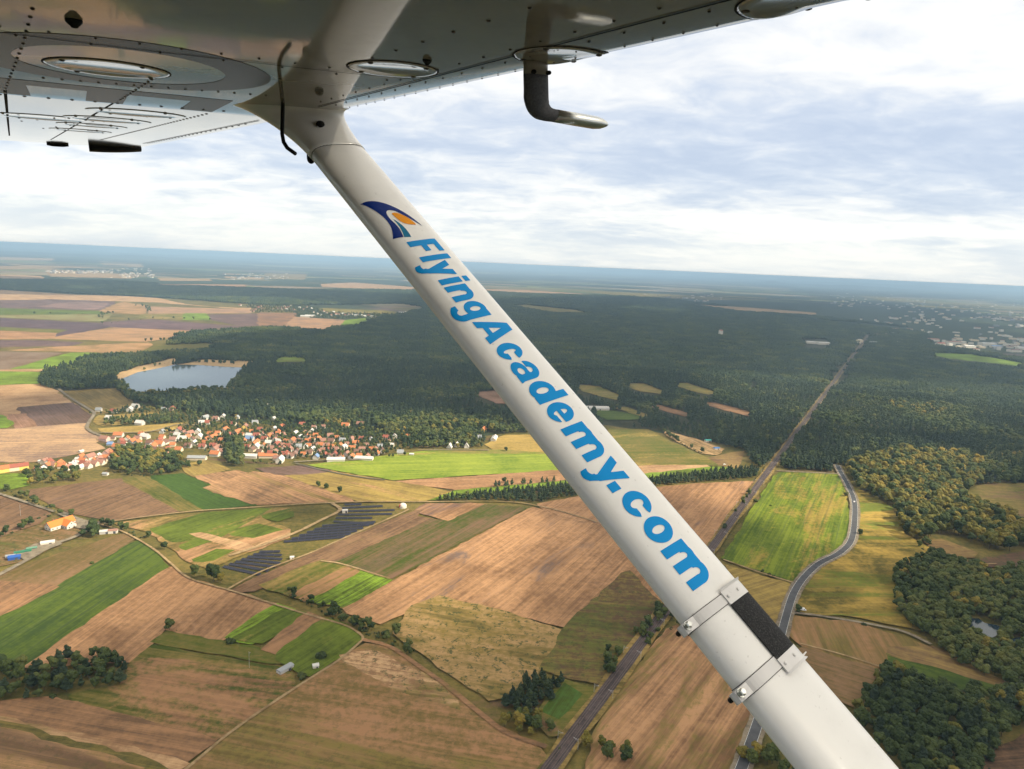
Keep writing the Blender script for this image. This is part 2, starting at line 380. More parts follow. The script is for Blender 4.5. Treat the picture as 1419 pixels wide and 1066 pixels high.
# broad strips of farmland and wood towards the horizon
for ci, (c1, c2) in enumerate((((.36, .29, .19), (.27, .20, .12)), ((.22, .23, .10), (.16, .17, .06)), ((.018, .028, .014), (.03, .042, .02)))):
    mb = MB(); r_ = np.random.default_rng(40 + ci)
    for i in range((34, 40, 130)[ci]):
        dd = 8500 * (1 / r_.uniform(.22, 1)) ** .9; az = R(r_.uniform(-42, 42)); c_ = np.array([math.sin(az), math.cos(az)]) * dd; tn = np.array([math.cos(az), -math.sin(az)])
        L_, W_ = r_.uniform(.06, .20) * dd, r_.uniform(.015, .05) * dd * (dd / 9000) ** .6; up_ = np.array([math.sin(az), math.cos(az)]); sk = r_.uniform(-.4, .4) * L_ * .3
        mb.add([(*(c_ + tn * a * L_ * (1 + r_.uniform(-.2, .2)) / 2 + up_ * (b * W_ / 2 + a * sk * .3)), .05 + ci * .12 + i * .004) for a, b in ((-1, -1), (-.2, -1.3), (1, -1), (1.1, .6), (.3, 1.2), (-1, 1))], [(0, 1, 2, 3, 4, 5)])
    o_ = mb.build('field', land('far_strip', c1, c2, None, 0, .5, .8, .3, 60)); tag(o_, kind='structure')
# middle left
F(BROWN, PURP2, Z('B', (90, 90), (350, 66), (450, 132), (420, 166), (190, 191)), d=Z('B', (90, 90), (190, 190)), c3=OLIVE, patch=.7)
F((.28, .16, .11), TAN2, Z('B', (40, 125), (118, 120), (188, 191), (90, 195)), d=Z('B', (40, 125), (90, 195)))
F(GREEN, BRIGHT, Z('B', (-100, 125), (0, 128), (58, 170), (40, 187), (-100, 190)), d=AX)
F((.29, .19, .14), SAND, Z('B', (-300, 200), (60, 196), (420, 168), (430, 210), (510, 236), (460, 265), (515, 290), (180, 355), (-300, 360)), d=AX, c3=BROWN2, patch=.64)
F(OLIVE2, GOLD2, Z('B', (480, 130), (790, 115), (700, 160), (520, 180), (470, 160)), d=AX)
F(GOLD, GOLD2, Z('B', (480, 195), (890, 165), (870, 200), (640, 215), (530, 215)), d=AX, c3=OLIVE)
F(GREEN, BRIGHT, Z('B', (-100, 420), (120, 415), (140, 470), (60, 490), (-100, 480)), d=AX)
F(BROWN, BROWN2, Z('B', (110, 500), (590, 440), (880, 600), (540, 645), (370, 612), (210, 540)), d=Z('B', (250, 570), (600, 445)), c3=PURP2, patch=.64)
F(GREEN2, OLIVE, Z('B', (600, 440), (730, 430), (1010, 590), (890, 598)), d=Z('B', (600, 440), (890, 600)))
F(DGREEN, (.055, .10, .016), Z('B', (740, 428), (890, 415), (1265, 570), (1010, 590)), d=Z('B', (890, 415), (1265, 570)), blotch=.5, streak=.6)
F(GOLD2, OLIVE2, Z('B', (890, 378), (1000, 350), (1130, 392), (960, 430)), d=Z('B', (890, 378), (960, 430)))
F(TAN, BROWN2, Z('B', (960, 430), (1160, 400), (1330, 445), (1600, 520), (1560, 556), (1275, 568)), d=Z('B', (960, 430), (1270, 568)), c3=PURP2, patch=.6)
F(BROWN, BROWN2, Z('B', (-300, 470), (0, 530), (240, 610), (190, 660), (0, 725), (-300, 800)), d=Z('B', (0, 725), (240, 610)), c3=OLIVE)
F(OLIVE, BROWN2, Z('B', (-200, 740), (0, 730), (230, 660), (420, 690), (130, 838), (40, 860), (-200, 900)), c3=GRASS, grain=1.3, clump=.8, patch=.55)
F(OLIVE2, OLIVE, Z('B', (545, 660), (900, 625), (1400, 585), (1419, 600), (1290, 640), (1419, 690), (1419, 712), (1100, 851), (1030, 880), (940, 851), (740, 700)), d=D2, c3=TAN, streak=1.3, width=7, patch=.55)
for q in ((740, 690, 1000, 610, 1330, 585, 1200, 660, 1060, 740, 860, 752), (1130, 700, 1260, 665, 1390, 690, 1250, 730, 1150, 720, 1130, 705), (890, 770, 990, 735, 1040, 745, 920, 790, 900, 785, 890, 775), (1290, 625, 1419, 590, 1440, 625, 1370, 650, 1330, 640, 1300, 632), (950, 840, 1060, 790, 1150, 790, 1050, 840, 1000, 848, 960, 846)):
    F(GREEN2, GREEN, Z('B', *[(q[i], q[i + 1]) for i in range(0, 12, 2)]), d=D2, c3=OLIVE2, patch=.6)
F(SAND, TAN, Z('B', (930, 715), (980, 708), (1260, 775), (1419, 705), (1419, 730), (1230, 800), (1120, 770)), d=D2, c3=OLIVE)
# lower left
F(OLIVE, BROWN2, Z('C', (-60, 200), (560, 2), (615, 22), (300, 235), (-60, 212)), d=DC, c3=(.2, .13, .07), streak=.6)
F(GREEN2, (.05, .085, .02), Z('C', (-100, 425), (270, 240), (620, 32), (700, 90), (758, 150), (112, 600), (-100, 640)), d=DC, c3=OLIVE, patch=.63, width=5, streak=1.2, tram=11)
F(TAN2, BROWN2, Z('C', (-200, 210), (262, 241), (-100, 425)), d=DC, c3=PURP2)
F(TAN, TAN2, Z('C', (770, 152), (870, 215), (1000, 252), (1290, 335), (1000, 488), (790, 440), (735, 440), (665, 520), (600, 580), (110, 612)), d=DC, c3=PURP2, patch=.64, streak=.8, width=5)
F(GREEN, BRIGHT, Z('C', (1250, 322), (1330, 345), (1308, 400), (1150, 500), (1025, 478)), d=D1, c3=OLIVE2, streak=1.2)
F(GREEN, OLIVE, Z('C', (750, 447), (1400, 570), (1400, 610), (690, 495)), d=Z('C', (750, 447), (1400, 570)), c3=OLIVE2)
F(OLIVE, GREEN2, Z('C', (680, 512), (1250, 612), (1320, 640), (1330, 700), (980, 936), (700, 850), (300, 742), (555, 690), (600, 590)), d=DC2, c3=TAN2, patch=.55, streak=1.3, width=8)
F(TAN2, BROWN2, Z('C', (-300, 790), (0, 770), (230, 747), (975, 940), (850, 1038), (-300, 800)), d=DC2, c3=PURP2, patch=.66, streak=1.0, width=4)
F(TAN, SAND, Z('C', (-300, 830), (0, 842), (850, 1042), (800, 1085), (0, 885)), d=DC2, c3=OLIVE, patch=.6, streak=1)
F((.05, .06, .018), OLIVE, Z('C', (-300, 820), (0, 862), (770, 1062), (700, 1075), (0, 888), (-300, 860)), d=DC2)
F(TAN, OLIVE2, Z('C', (-300, 870), (0, 892), (640, 1066), (500, 1250), (-300, 1000)), d=DC2, c3=BROWN2, patch=.56, streak=1.3, width=8, clump=.3)
# centre
F(BRIGHT, BRIGHT2, Z('D', (215, 857), (720, 795), (1290, 805), (1340, 875), (600, 922)), d=AX, c3=GOLD, patch=.64, blotch=.9, width=9)
F(GOLD, GOLD2, Z('D', (1010, 765), (1100, 722), (1240, 722), (1300, 803), (1050, 788)), d=AX, c3=OLIVE)
F(OLIVE2, BRIGHT, Z('D', (720, 792), (1050, 788), (1290, 803), (900, 803)), d=AX)
F(TAN, TAN2, Z('D', (610, 930), (1340, 880), (1400, 922), (880, 965)), d=AX, c3=OLIVE2)
F(GREEN, BRIGHT, Z('D', (885, 970), (1400, 925), (1420, 940), (760, 1012), (745, 1005)), d=AX)
F(GOLD2, OLIVE2, Z('D', (110, 902), (220, 868), (600, 930), (850, 975), (740, 1015), (440, 1016)), d=Z('D', (220, 870), (820, 985)), c3=TAN, streak=1.1, width=6)
F(BROWN, PURP2, Z('D', (-20, 872), (190, 860), (330, 885), (100, 902)), d=Z('D', (190, 860), (330, 885)), c3=OLIVE)
F(TAN, BROWN2, Z('D', (-30, 885), (100, 905), (260, 960), (425, 1018), (-30, 1030), (-250, 960)), d=Z('D', (110, 905), (420, 1015)), c3=OLIVE, patch=.58)
F(OLIVE, GREEN, Z('S', (540, 520), (700, 521), (790, 570), (955, 640), (1000, 668), (650, 668), (560, 560)), d=AX, c3=GOLD2, patch=.55, width=9)
F(TAN, SAND, Z('S', (600, 672), (940, 668), (960, 674), (700, 705), (600, 712)), d=AX)
F(BRIGHT, GREEN, Z('S', (600, 716), (960, 676), (1050, 678), (1060, 684), (720, 728), (600, 740)), d=AX)
F(BROWN2, OLIVE2, Z('S', (955, 640), (1095, 608), (1062, 680), (1000, 668)), d=AX)
F(OLIVE2, SAND, Z('S', (765, 528), (900, 560), (1010, 600), (985, 625), (930, 620), (830, 572)), d=Z('S', (765, 528), (960, 620)), c3=(.12, .12, .06), streak=1.3, width=5)
F(TAN, TAN2, Z('P', (745, 700), (800, 690), (860, 681), (960, 672), (1046, 668), (985, 752), (962, 795), (925, 845), (862, 788)), d=D1, c3=PURP2, patch=.62)
F(TAN, TAN2, Z('E', (610, 200), (655, 168), (890, 168), (745, 235)), d=D1, c3=PURP2)
F(BROWN, BROWN2, Z('E', (-120, 520), (0, 455), (560, 215), (640, 190), (600, 225), (250, 385), (-20, 510)), d=D2, c3=OLIVE)
F(GREEN2, BROWN, Z('E', (245, 388), (600, 222), (745, 238), (885, 172), (1045, 185), (520, 462), (410, 440)), d=D1, c3=(.12, .085, .045), patch=.56, streak=1.3, width=7)
F(BROWN2, BROWN, Z('E', (230, 385), (590, 215), (680, 225), (290, 395)), d=D1, c3=GREEN2)
F(TAN, TAN2, Z('E', (330, 582), (1070, 182), (1235, 236), (1340, 252), (1500, 380), (1430, 430), (1215, 655), (940, 588), (700, 530), (480, 640), (350, 600)), d=D1, c3=(.14, .095, .075), patch=.62, streak=1.0, width=5)
F(GREEN, OLIVE, Z('E', (0, 492), (240, 392), (515, 467), (330, 578), (120, 530)), d=D1, c3=OLIVE2, patch=.58, streak=1.5, width=8)
F(BRIGHT, GREEN2, Z('E', (185, 548), (390, 435), (515, 468), (330, 572)), d=D1, streak=1.3)
F(TAN2, OLIVE2, Z('E', (120, 530), (340, 418), (355, 424), (140, 537)), d=D1)
F(TAN2, OLIVE2, Z('E', (160, 545), (375, 428), (388, 434), (182, 552)), d=D1)
F(GREEN, GREEN2, Z('P', (395, 846), (425, 850), (365, 892), (322, 888)), d=D1, c3=OLIVE2)
F(TAN2, BROWN2, Z('P', (425, 851), (448, 858), (384, 907), (364, 903)), d=D1)
F(GREEN, GREEN2, Z('P', (450, 859), (478, 868), (499, 882), (498, 890), (432, 938), (386, 916), (386, 908)), d=D1, c3=OLIVE)
F(GOLD2, (.30, .19, .085), Z('P', (547, 880), (572, 842), (607, 828), (691, 848), (779, 876), (772, 895), (748, 925), (715, 962), (680, 972), (625, 935), (585, 905)), d=DC2, c3=OLIVE, patch=.54, grain=1.4, clump=.9, patch_sc=.03)
F(OLIVE, BROWN, Z('P', (781, 876), (790, 865), (870, 792), (925, 850), (862, 925), (835, 950), (750, 930), (774, 895)), c3=GRASS, grain=1.2, clump=.7, patch=.56)
F(OLIVE2, TAN2, Z('P', (505, 895), (540, 902), (580, 928), (621, 957), (677, 1003), (745, 1040), (768, 1075), (740, 1200), (100, 1200), (262, 1066), (325, 1018), (385, 975), (432, 945)), d=DC2, c3=OLIVE, patch=.53, streak=1.4, width=9, grain=1.3, clump=.3)
F(SAND, TAN, Z('P', (470, 912), (520, 905), (600, 945), (640, 985), (560, 960)), d=DC2, c3=OLIVE, patch=.5, grain=1.4, streak=1.2, clump=.7)
F(OLIVE, GREEN, Z('F', (1085, 440), (1195, 298), (1312, 330), (1228, 500), (1150, 520)), c3=BROWN2)
F((.06, .12, .025), GREEN2, Z('F', (1115, 425), (1192, 312), (1260, 348), (1180, 445)), d=Z('F', (1115, 425), (1192, 312)), blotch=.4)
F(TAN, TAN2, Z('P', (822, 1028), (850, 975), (905, 900), (935, 868), (1000, 930), (1050, 985), (1030, 1040), (990, 1200), (800, 1200)), d=Z('P', (850, 1066), (960, 930)), c3=OLIVE, patch=.57, streak=1.3, width=6)
# right
F((.085, .135, .012), (.15, .185, .018), Z('G', (372, 297), (618, 303), (648, 380), (664, 470), (658, 590), (632, 628), (438, 765), (130, 668), (200, 560), (330, 345)), d=Z('G', (170, 640), (390, 300)), c3=(.26, .19, .04), patch=.575, streak=1.1, width=6, tram=9, patch_sc=.009)
F((.13, .11, .022), (.32, .215, .048), Z('G', (680, 355), (730, 378), (850, 448), (900, 560), (1045, 640), (940, 690), (868, 720), (870, 800), (905, 930), (1000, 980), (700, 915), (440, 893), (455, 830), (545, 715), (640, 662), (705, 600), (716, 520), (704, 440)), d=Z('G', (700, 640), (1045, 640)), c3=(.12, .14, .02), patch=.57, width=9, blotch=1.6, streak=.6)
F(OLIVE2, GOLD2, Z('G', (135, 695), (430, 782), (395, 870), (375, 960), (330, 1000), (210, 775)), d=Z('G', (250, 850), (430, 790)), c3=GREEN, streak=1.2)
F(TAN2, OLIVE2, Z('H', (425, 172), (700, 205), (1010, 300), (830, 338), (790, 395), (480, 305), (405, 240)), d=Z('H', (430, 180), (480, 300)), c3=OLIVE, patch=.58)
F(BROWN2, OLIVE, Z('H', (470, 308), (795, 402), (690, 560), (600, 520), (380, 380)), d=Z('H', (480, 300), (800, 400)), c3=GRASS)
F(OLIVE2, BROWN2, Z('H', (845, 310), (1020, 303), (1330, 450), (1310, 470), (838, 342)), d=Z('H', (845, 310), (1330, 450)), c3=GREEN2, streak=1.2)
F(DGREEN, GREEN2, Z('H', (832, 346), (1310, 474), (1300, 492), (1100, 480), (850, 392)), d=Z('H', (845, 310), (1330, 450)))
F(OLIVE2, GREEN, Z('G', (1150, 402), (1250, 350), (1419, 345), (1700, 360), (1700, 560), (1419, 500), (1280, 450)), c3=BROWN2, patch=.56)
F(OLIVE2, BROWN2, Z('G', (990, 590), (1060, 585), (1210, 640), (1200, 660), (1050, 650)), c3=GREEN)
F(BROWN, (.12, .07, .045), Z('G', (1150, 690), (1419, 640), (1600, 640), (1600, 800), (1419, 760), (1300, 700)), c3=GRASS, clump=.8)
F((.05, .034, .02), BROWN, Z('H', (1250, 770), (1419, 690), (1700, 700), (1700, 900), (1200, 860)), c3=GRASS)
F(BROWN2, (.24, .14, .10), Z('P', (655, 545), (690, 542), (712, 560), (690, 560)), d=AX, gap=True)
for q in ((405, 338, 500, 345, 590, 385, 580, 400, 440, 365), (600, 335, 680, 332, 770, 365, 760, 375, 680, 365), (800, 332, 860, 330, 985, 370, 960, 378, 880, 360)):
    F(GREEN, OLIVE2, Z('S', *[(q[i], q[i + 1]) for i in range(0, 10, 2)]), d=AX, gap=True)
F(DGREEN, GREEN2, Z('S', (470, 445), (560, 445), (690, 470), (700, 478), (540, 482)), d=AX, gap=True)
F(OLIVE2, GREEN, Z('S', (560, 430), (610, 428), (720, 470), (690, 470)), d=AX, gap=True)
F(BROWN2, TAN2, Z('S', (700, 425), (750, 422), (885, 460), (860, 468)), d=AX, gap=True)
F(BROWN2, TAN2, Z('S', (910, 412), (970, 410), (1125, 450), (1125, 468)), d=AX, gap=True)
F(BRIGHT, OLIVE, Z('D', (60, 380), (95, 366), (210, 378), (195, 392), (90, 395)), d=AX, gap=True)

# water
def water_mat(name, col):
    t = NT(name); p = t.pos(); n = t.noise(p, .35, 3, .6)
    return t.bsdf(col, .08, .5, normal=t.bump(n, .22, .3))
lake = Z('A', (605, 735), (640, 722), (690, 700), (790, 680), (860, 662), (960, 664), (1110, 674), (1205, 676), (1170, 720), (1110, 790), (1050, 790), (960, 795), (860, 800), (740, 805), (690, 822), (655, 815), (615, 770))
pond = Z('H', (1185, 190), (1215, 184), (1250, 206), (1300, 212), (1306, 250), (1276, 266), (1232, 246), (1195, 232))
beachm = land('beach_sand', (.50, .34, .17), (.42, .27, .14), None, 0, .2, .6, .6)
field(beachm, Z('A', (560, 735), (590, 705), (680, 672), (790, 648), (875, 626), (890, 640), (850, 664), (960, 648), (1000, 636), (1250, 643), (1240, 660), (1195, 680), (1100, 690), (850, 690), (740, 705), (650, 735), (600, 755)), name='beach')
field(water_mat('lake_water', (.085, .11, .115)), lake, name='lake', step=20, amp=2.5)
field(water_mat('pond_water', (.02, .035, .05)), pond, name='pond', step=6, amp=1.5)
field(water_mat('pond_water', (.03, .05, .07)), Z('H', (1360, 275), (1395, 262), (1410, 290), (1370, 300)), name='pond', step=6, amp=1.0)

# roads, tracks, railway
dirt = land('dirt_track', (.33, .235, .125), (.27, .18, .09), OLIVE, 0, .3, .8, .9, 4, .62)
gravel = land('road_verge', (.24, .20, .145), (.18, .145, .10), OLIVE, 0, .3, .8, .9, 4, .62)
asph = land('asphalt', (.070, .072, .078), (.095, .096, .10), None, 0, .2, .6, .5)
paint = plain('road_paint', (.7, .7, .68), .7, .2)
def road(pts, width, mat, name='track', n=6, clear=2.0):
    ln = smooth_line(G(pts), n); LAYER[0] += .012; ROADS.append((ln, width / 2 + clear))
    width *= .72 if name == 'track' else .85
    ribbon(name, ln, width, mat, LAYER[0], jitter=width * .07 if name == 'track' else .05); return ln
road(Z('B', (-60, 500), (0, 518), (130, 560), (270, 606)), 4.5, gravel, 'lane')
road(Z('B', (300, 612), (400, 655), (445, 665), (490, 662)), 9, gravel, 'lane')
road(Z('B', (440, 680), (380, 725), (260, 770), (150, 835), (0, 915), (-60, 945)), 6, gravel, 'lane')
field(gravel, Z('B', (85, 815), (170, 770), (260, 748), (300, 765), (200, 805), (130, 840)), name='yard')
field(gravel, Z('B', (350, 630), (430, 655), (425, 690), (370, 680)), name='yard')
road(Z('P', (138, 728), (169, 738), (209, 760), (236, 782), (264, 804), (321, 821), (400, 846), (440, 858), (478, 869), (500, 882), (503, 889)), 2.8, dirt)
road(Z('P', (503, 889), (473, 915), (430, 943), (381, 975), (321, 1017), (262, 1066), (200, 1120)), 2.8, dirt)
road(Z('P', (503, 889), (540, 899), (585, 929), (621, 955), (677, 1001), (705, 1020), (757, 1038)), 5, land('brown_track', TAN2, BROWN2, OLIVE, 0))
road(Z('P', (149, 725), (250, 712), (330, 706), (466, 698), (585, 697), (702, 697), (760, 706), (830, 726)), 3.4, dirt)
road(Z('E', (585, 190), (560, 205), (300, 320), (190, 368), (0, 440), (-130, 510)), 3.2, dirt)
road(Z('E', (285, 168), (315, 195), (240, 235), (150, 280), (20, 330), (-120, 375)), 6, dirt)
road(Z('E', (240, 395), (330, 410), (510, 466)), 3, dirt)
road(Z('B', (290, 0), (340, 40), (450, 108), (462, 125), (440, 160), (428, 190), (450, 212), (500, 232)), 6, gravel, 'lane')
road(Z('D', (160, 850), (300, 885), (450, 912), (560, 925)), 4, land('old_lane', (.16, .14, .11), (.12, .11, .07), GRASS), 'lane')
road(Z('H', (425, 158), (560, 175), (740, 205), (900, 240), (1020, 295)), 4, gravel, 'lane')
road(Z('H', (460, 292), (640, 340), (810, 395)), 2.5, dirt)
road(Z('G', (130, 672), (280, 725), (440, 775)), 3, dirt)
road(Z('G', (360, 290), (480, 297), (620, 303)), 4.5, gravel, 'lane')
road(Z('G', (1050, 640), (1150, 690), (1300, 690)), 3, dirt)
road(Z('V', (120, 190), (300, 195), (520, 185), (700, 140), (880, 150)), 4, gravel, 'lane')
road(Z('X', (120, 362), (300, 352), (450, 352), (590, 345)), 4, gravel, 'lane')
road(Z('X', (880, 290), (1050, 288), (1320, 290)), 3.5, gravel, 'lane')
rd = Z('P', (985, 1180), (1014, 1100), (1028, 1066), (1050, 1004), (1072, 930), (1086, 868), (1103, 818), (1131, 786), (1165, 767), (1181, 745), (1184, 700), (1175, 675), (1164, 655), (1160, 646))
rl = smooth_line(G(rd), 10); ROADS.append((rl, 9)); LAYER[0] += .012
ribbon('road_verge', rl, 11.5, gravel, LAYER[0], jitter=.5)
ribbon('road', rl, 6.6, asph, LAYER[0] + .03)
for o_ in (-3.05, 3.05): ribbon('road_marking', rl, .16, paint, LAYER[0] + .05, o_)
LAYER[0] += .06
ra, rb = G([(718, 1127)])[0], G([(1203, 465)])[0]
dirv = (rb - ra) / np.linalg.norm(rb - ra); LEN = np.linalg.norm(rb - ra); RN = np.array([-dirv[1], dirv[0]])
rline = np.array([ra + dirv * s_ for s_ in np.linspace(0, LEN, 160)]); ROADS.append((rline, 8))
ribbon('railway_verge', rline, 14, land('railway_verge', OLIVE, OLIVE2, GRASS, 0, grain=1.2), LAYER[0], jitter=1.5); LAYER[0] += .02
rang = math.atan2(dirv[1], dirv[0])
ribbon('railway_bed', rline, 8.6, land('ballast', (.105, .078, .072), (.075, .058, .056), (.14, .105, .09), rang, 1.0, .8, .9, 2), LAYER[0], jitter=.3); LAYER[0] += .03
slp = land('sleepers', (.062, .048, .046), (.085, .067, .064), None, rang, .5, .6, .9, 1)
rust = plain('rail_steel', (.16, .12, .10), .45, .5, .6)
for o_ in (-2.2, 2.2):
    ribbon('railway_sleepers', rline, 2.5, slp, LAYER[0], o_)
    for q in (-.75, .75): ribbon('railway_rail', rline, .22, rust, LAYER[0] + .15, o_ + q)
# ------------------------------------------------------------------ trees
def ico(sub):
    bm = bmesh.new(); bmesh.ops.create_icosphere(bm, subdivisions=sub, radius=1)
    v_ = np.array([q.co[:] for q in bm.verts]); f_ = [[q.index for q in p.verts] for p in bm.faces]; bm.free(); return v_, f_
ICO = {1: ico(1), 2: ico(2)}
def leaf_mat(name, a, b, c):
    t = NT(name); p = t.pos(); oi = t.N('ShaderNodeObjectInfo')
    n = t.noise(p, .9, 3, .7); n2 = t.noise(p, .009, 3, .6); r = oi.outputs['Random']
    f = t.math('ADD', t.math('MULTIPLY', r, .75), t.math('MULTIPLY', t.math('SUBTRACT', n, .5), 1.1))
    f = t.math('ADD', f, t.math('MULTIPLY', t.math('SUBTRACT', n2, .5), 2.6), clamp=True)
    col = t.mix(t.smooth(f, 0, .55), a, b); col = t.mix(t.smooth(f, .5, 1), col, c)
    return t.bsdf(col, .85, .15)
LEAF = dict(pine=leaf_mat('pine_needles', (.020, .032, .017), (.034, .050, .023), (.055, .066, .027)),
            broadleaf=leaf_mat('green_leaves', (.026, .040, .012), (.052, .068, .018), (.095, .098, .026)),
            gold=leaf_mat('autumn_leaves', (.082, .082, .016), (.14, .115, .022), (.225, .160, .028)),
            bush=leaf_mat('shrub_leaves', (.028, .042, .014), (.05, .066, .02), (.09, .09, .03)))
BARK = plain('bark', (.10, .075, .055), .95, .1)
def crown(kind, seed, near):
    r_ = np.random.default_rng(seed); mb = MB(); sub = 2 if near or kind in ('gold', 'broadleaf') else 1
    V0, F0 = ICO[sub]
    blobs = []
    if kind == 'pine':
        n = 8 if near else 5
        for i in range(n):
            u_ = i / (n - 1); rad_ = (2.9 * (1 - u_) ** .7 + .9) * r_.uniform(.8, 1.15)
            blobs.append((r_.normal(0, .55, 2).tolist() + [5.0 + 8.6 * u_], (rad_, rad_ * r_.uniform(.85, 1.15), 1.9)))
    elif kind == 'bush':
        for i in range(6 if near else 3):
            a = r_.uniform(0, 6.3); d = r_.uniform(.3, 1.6); s_ = r_.uniform(1.0, 1.7)
            blobs.append(([d * math.cos(a), d * math.sin(a), r_.uniform(.9, 2.2)], (s_, s_, s_ * .85)))
    else:
        n = 13 if near else 6
        blobs.append(([0, 0, 8.0], (3.0, 3.0, 3.6)))
        for i in range(n):
            a = i * 2.4 + r_.uniform(-.4, .4); u_ = r_.uniform(0, 1); d = 3.0 * math.sqrt(1 - (u_ - .35) ** 2) * r_.uniform(.7, 1.1); s_ = r_.uniform(1.4, 2.3)
            blobs.append(([d * math.cos(a), d * math.sin(a), 4.8 + 6.8 * u_], (s_ * 1.1, s_ * 1.1, s_)))
    for c_, s_ in blobs:
        k = 1 + r_.uniform(-.26, .26, (len(V0), 1)) if near else 1 + r_.uniform(-.2, .3, (len(V0), 1))
        P_ = V0 * k * np.asarray(s_) + np.asarray(c_); P_[:, 2] = np.maximum(P_[:, 2], .3)
        mb.add(P_, F0)
        if near:                                   # leaf sprays standing off the clump
            m_ = 26 if kind != 'bush' else 16
            d = r_.normal(size=(m_, 3)); d /= np.linalg.norm(d, axis=1)[:, None]
            o_ = d * np.asarray(s_) * r_.uniform(.9, 1.28, (m_, 1)) + np.asarray(c_); o_[:, 2] = np.maximum(o_[:, 2], .4)
            for q in o_:
                e1 = r_.normal(size=3); e1 /= np.linalg.norm(e1); e2 = np.cross(e1, r_.normal(size=3)); e2 /= np.linalg.norm(e2); s2 = r_.uniform(.28, .62)
                mb.add([q - e1 * s2, q + e2 * s2 * .7, q + e1 * s2, q - e2 * s2 * .7], [(0, 1, 2, 3)])
    return mb
def trunk_mb(kind, seed):
    r_ = np.random.default_rng(seed); mb = MB(); h = dict(pine=10.5, bush=1.0).get(kind, 7.5)
    b = .10 if kind == 'bush' else .26
    mb.tube([(0, 0, -.6), (.1, 0, h * .5), (0, .1, h)], [b, b * .75, b * .3], 7)
    if kind != 'bush':
        for i in range(5):
            a = i * 1.3 + r_.uniform(0, .5); z0 = h * r_.uniform(.45, .8)
            mb.tube([(0, 0, z0), (1.1 * math.cos(a), 1.1 * math.sin(a), z0 + .9), (2.3 * math.cos(a), 2.3 * math.sin(a), z0 + 2.2)], [b * .4, b * .28, b * .1], 5)
    return mb
NEAR, KINDS = {}, {}
tree_kinds = bpy.data.collections.new('tree_kinds')           # sources of the wood, not part of the scene themselves
KN = ['broadleaf', 'bush', 'gold', 'pine']; NV = 3
def free_mesh(mb, mats):
    me = mesh('foliage', np.concatenate(mb.v), mb.f, False, mb.mi)
    for m in mats: me.materials.append(m)
    return me
for ki, kd in enumerate(KN):
    NEAR[kd] = [(free_mesh(crown(kd, 100 * ki + v_, True), [LEAF[kd]]), free_mesh(trunk_mb(kd, ki + v_), [BARK])) for v_ in range(NV)]
    for v_ in range(NV):
        mb = crown(kd, 100 * ki + 50 + v_, False); mb.tube([(0, 0, -.5), (0, 0, 5)], [.25, .15], 5, 1)
        o = bpy.data.objects.new('tree_kind_%d%d' % (ki, v_), free_mesh(mb, [LEAF[kd], BARK])); tree_kinds.objects.link(o)
clump_kinds = bpy.data.collections.new('clump_kinds')
for v_ in range(6):
    r_ = np.random.default_rng(900 + v_); mb = MB()
    for i in range(6):
        for j in range(6):
            x, y = (i - 2.5 + r_.uniform(-.45, .45)) * 7.0, (j - 2.5 + r_.uniform(-.45, .45)) * 7.0; h = r_.uniform(8, 15); s_ = r_.uniform(2.8, 4.6)
            V0, F0 = ICO[1]; mb.add(V0 * (1 + r_.uniform(-.2, .25, (12, 1))) * [s_, s_, h * .45] + [x, y, h * .58], F0)
    o = bpy.data.objects.new('clump_kind_%d' % v_, free_mesh(mb, [LEAF['pine'] if v_ % 3 else LEAF['broadleaf']])); clump_kinds.objects.link(o)
def scatter(name, pts, idx, scl, coll):
    me = bpy.data.meshes.new(name); me.vertices.add(len(pts)); me.vertices.foreach_set('co', np.asarray(pts, np.float32).ravel())
    for nm, ty, arr in (('idx', 'INT', np.asarray(idx, np.int32)), ('scl', 'FLOAT', np.asarray(scl, np.float32)), ('rot', 'FLOAT', rng.uniform(0, 6.28, len(pts)).astype(np.float32))):
        a = me.attributes.new(nm, ty, 'POINT'); a.data.foreach_set('value', arr)
    o = link(name, me)
    ng = bpy.data.node_groups.new(name, 'GeometryNodeTree'); N = ng.nodes.new; L = ng.links.new
    ng.interface.new_socket('Geometry', in_out='INPUT', socket_type='NodeSocketGeometry'); ng.interface.new_socket('Geometry', in_out='OUTPUT', socket_type='NodeSocketGeometry')
    gi, go = N('NodeGroupInput'), N('NodeGroupOutput'); ip = N('GeometryNodeInstanceOnPoints'); ci = N('GeometryNodeCollectionInfo')
    ci.inputs[0].default_value = coll; ci.inputs['Separate Children'].default_value = True; ci.inputs['Reset Children'].default_value = True
    def attr(nm, ty):
        n = N('GeometryNodeInputNamedAttribute'); n.data_type = ty; n.inputs[0].default_value = nm; return n.outputs[0]
    cx = N('ShaderNodeCombineXYZ'); L(attr('rot', 'FLOAT'), cx.inputs[2])
    L(gi.outputs[0], ip.inputs['Points']); L(ci.outputs[0], ip.inputs['Instance']); ip.inputs['Pick Instance'].default_value = True
    L(attr('idx', 'INT'), ip.inputs['Instance Index']); L(cx.outputs[0], ip.inputs['Rotation']); L(attr('scl', 'FLOAT'), ip.inputs['Scale'])
    L(ip.outputs[0], go.inputs[0])
    md = o.modifiers.new('wood', 'NODES'); md.node_group = ng
    return tag(o, kind='stuff')

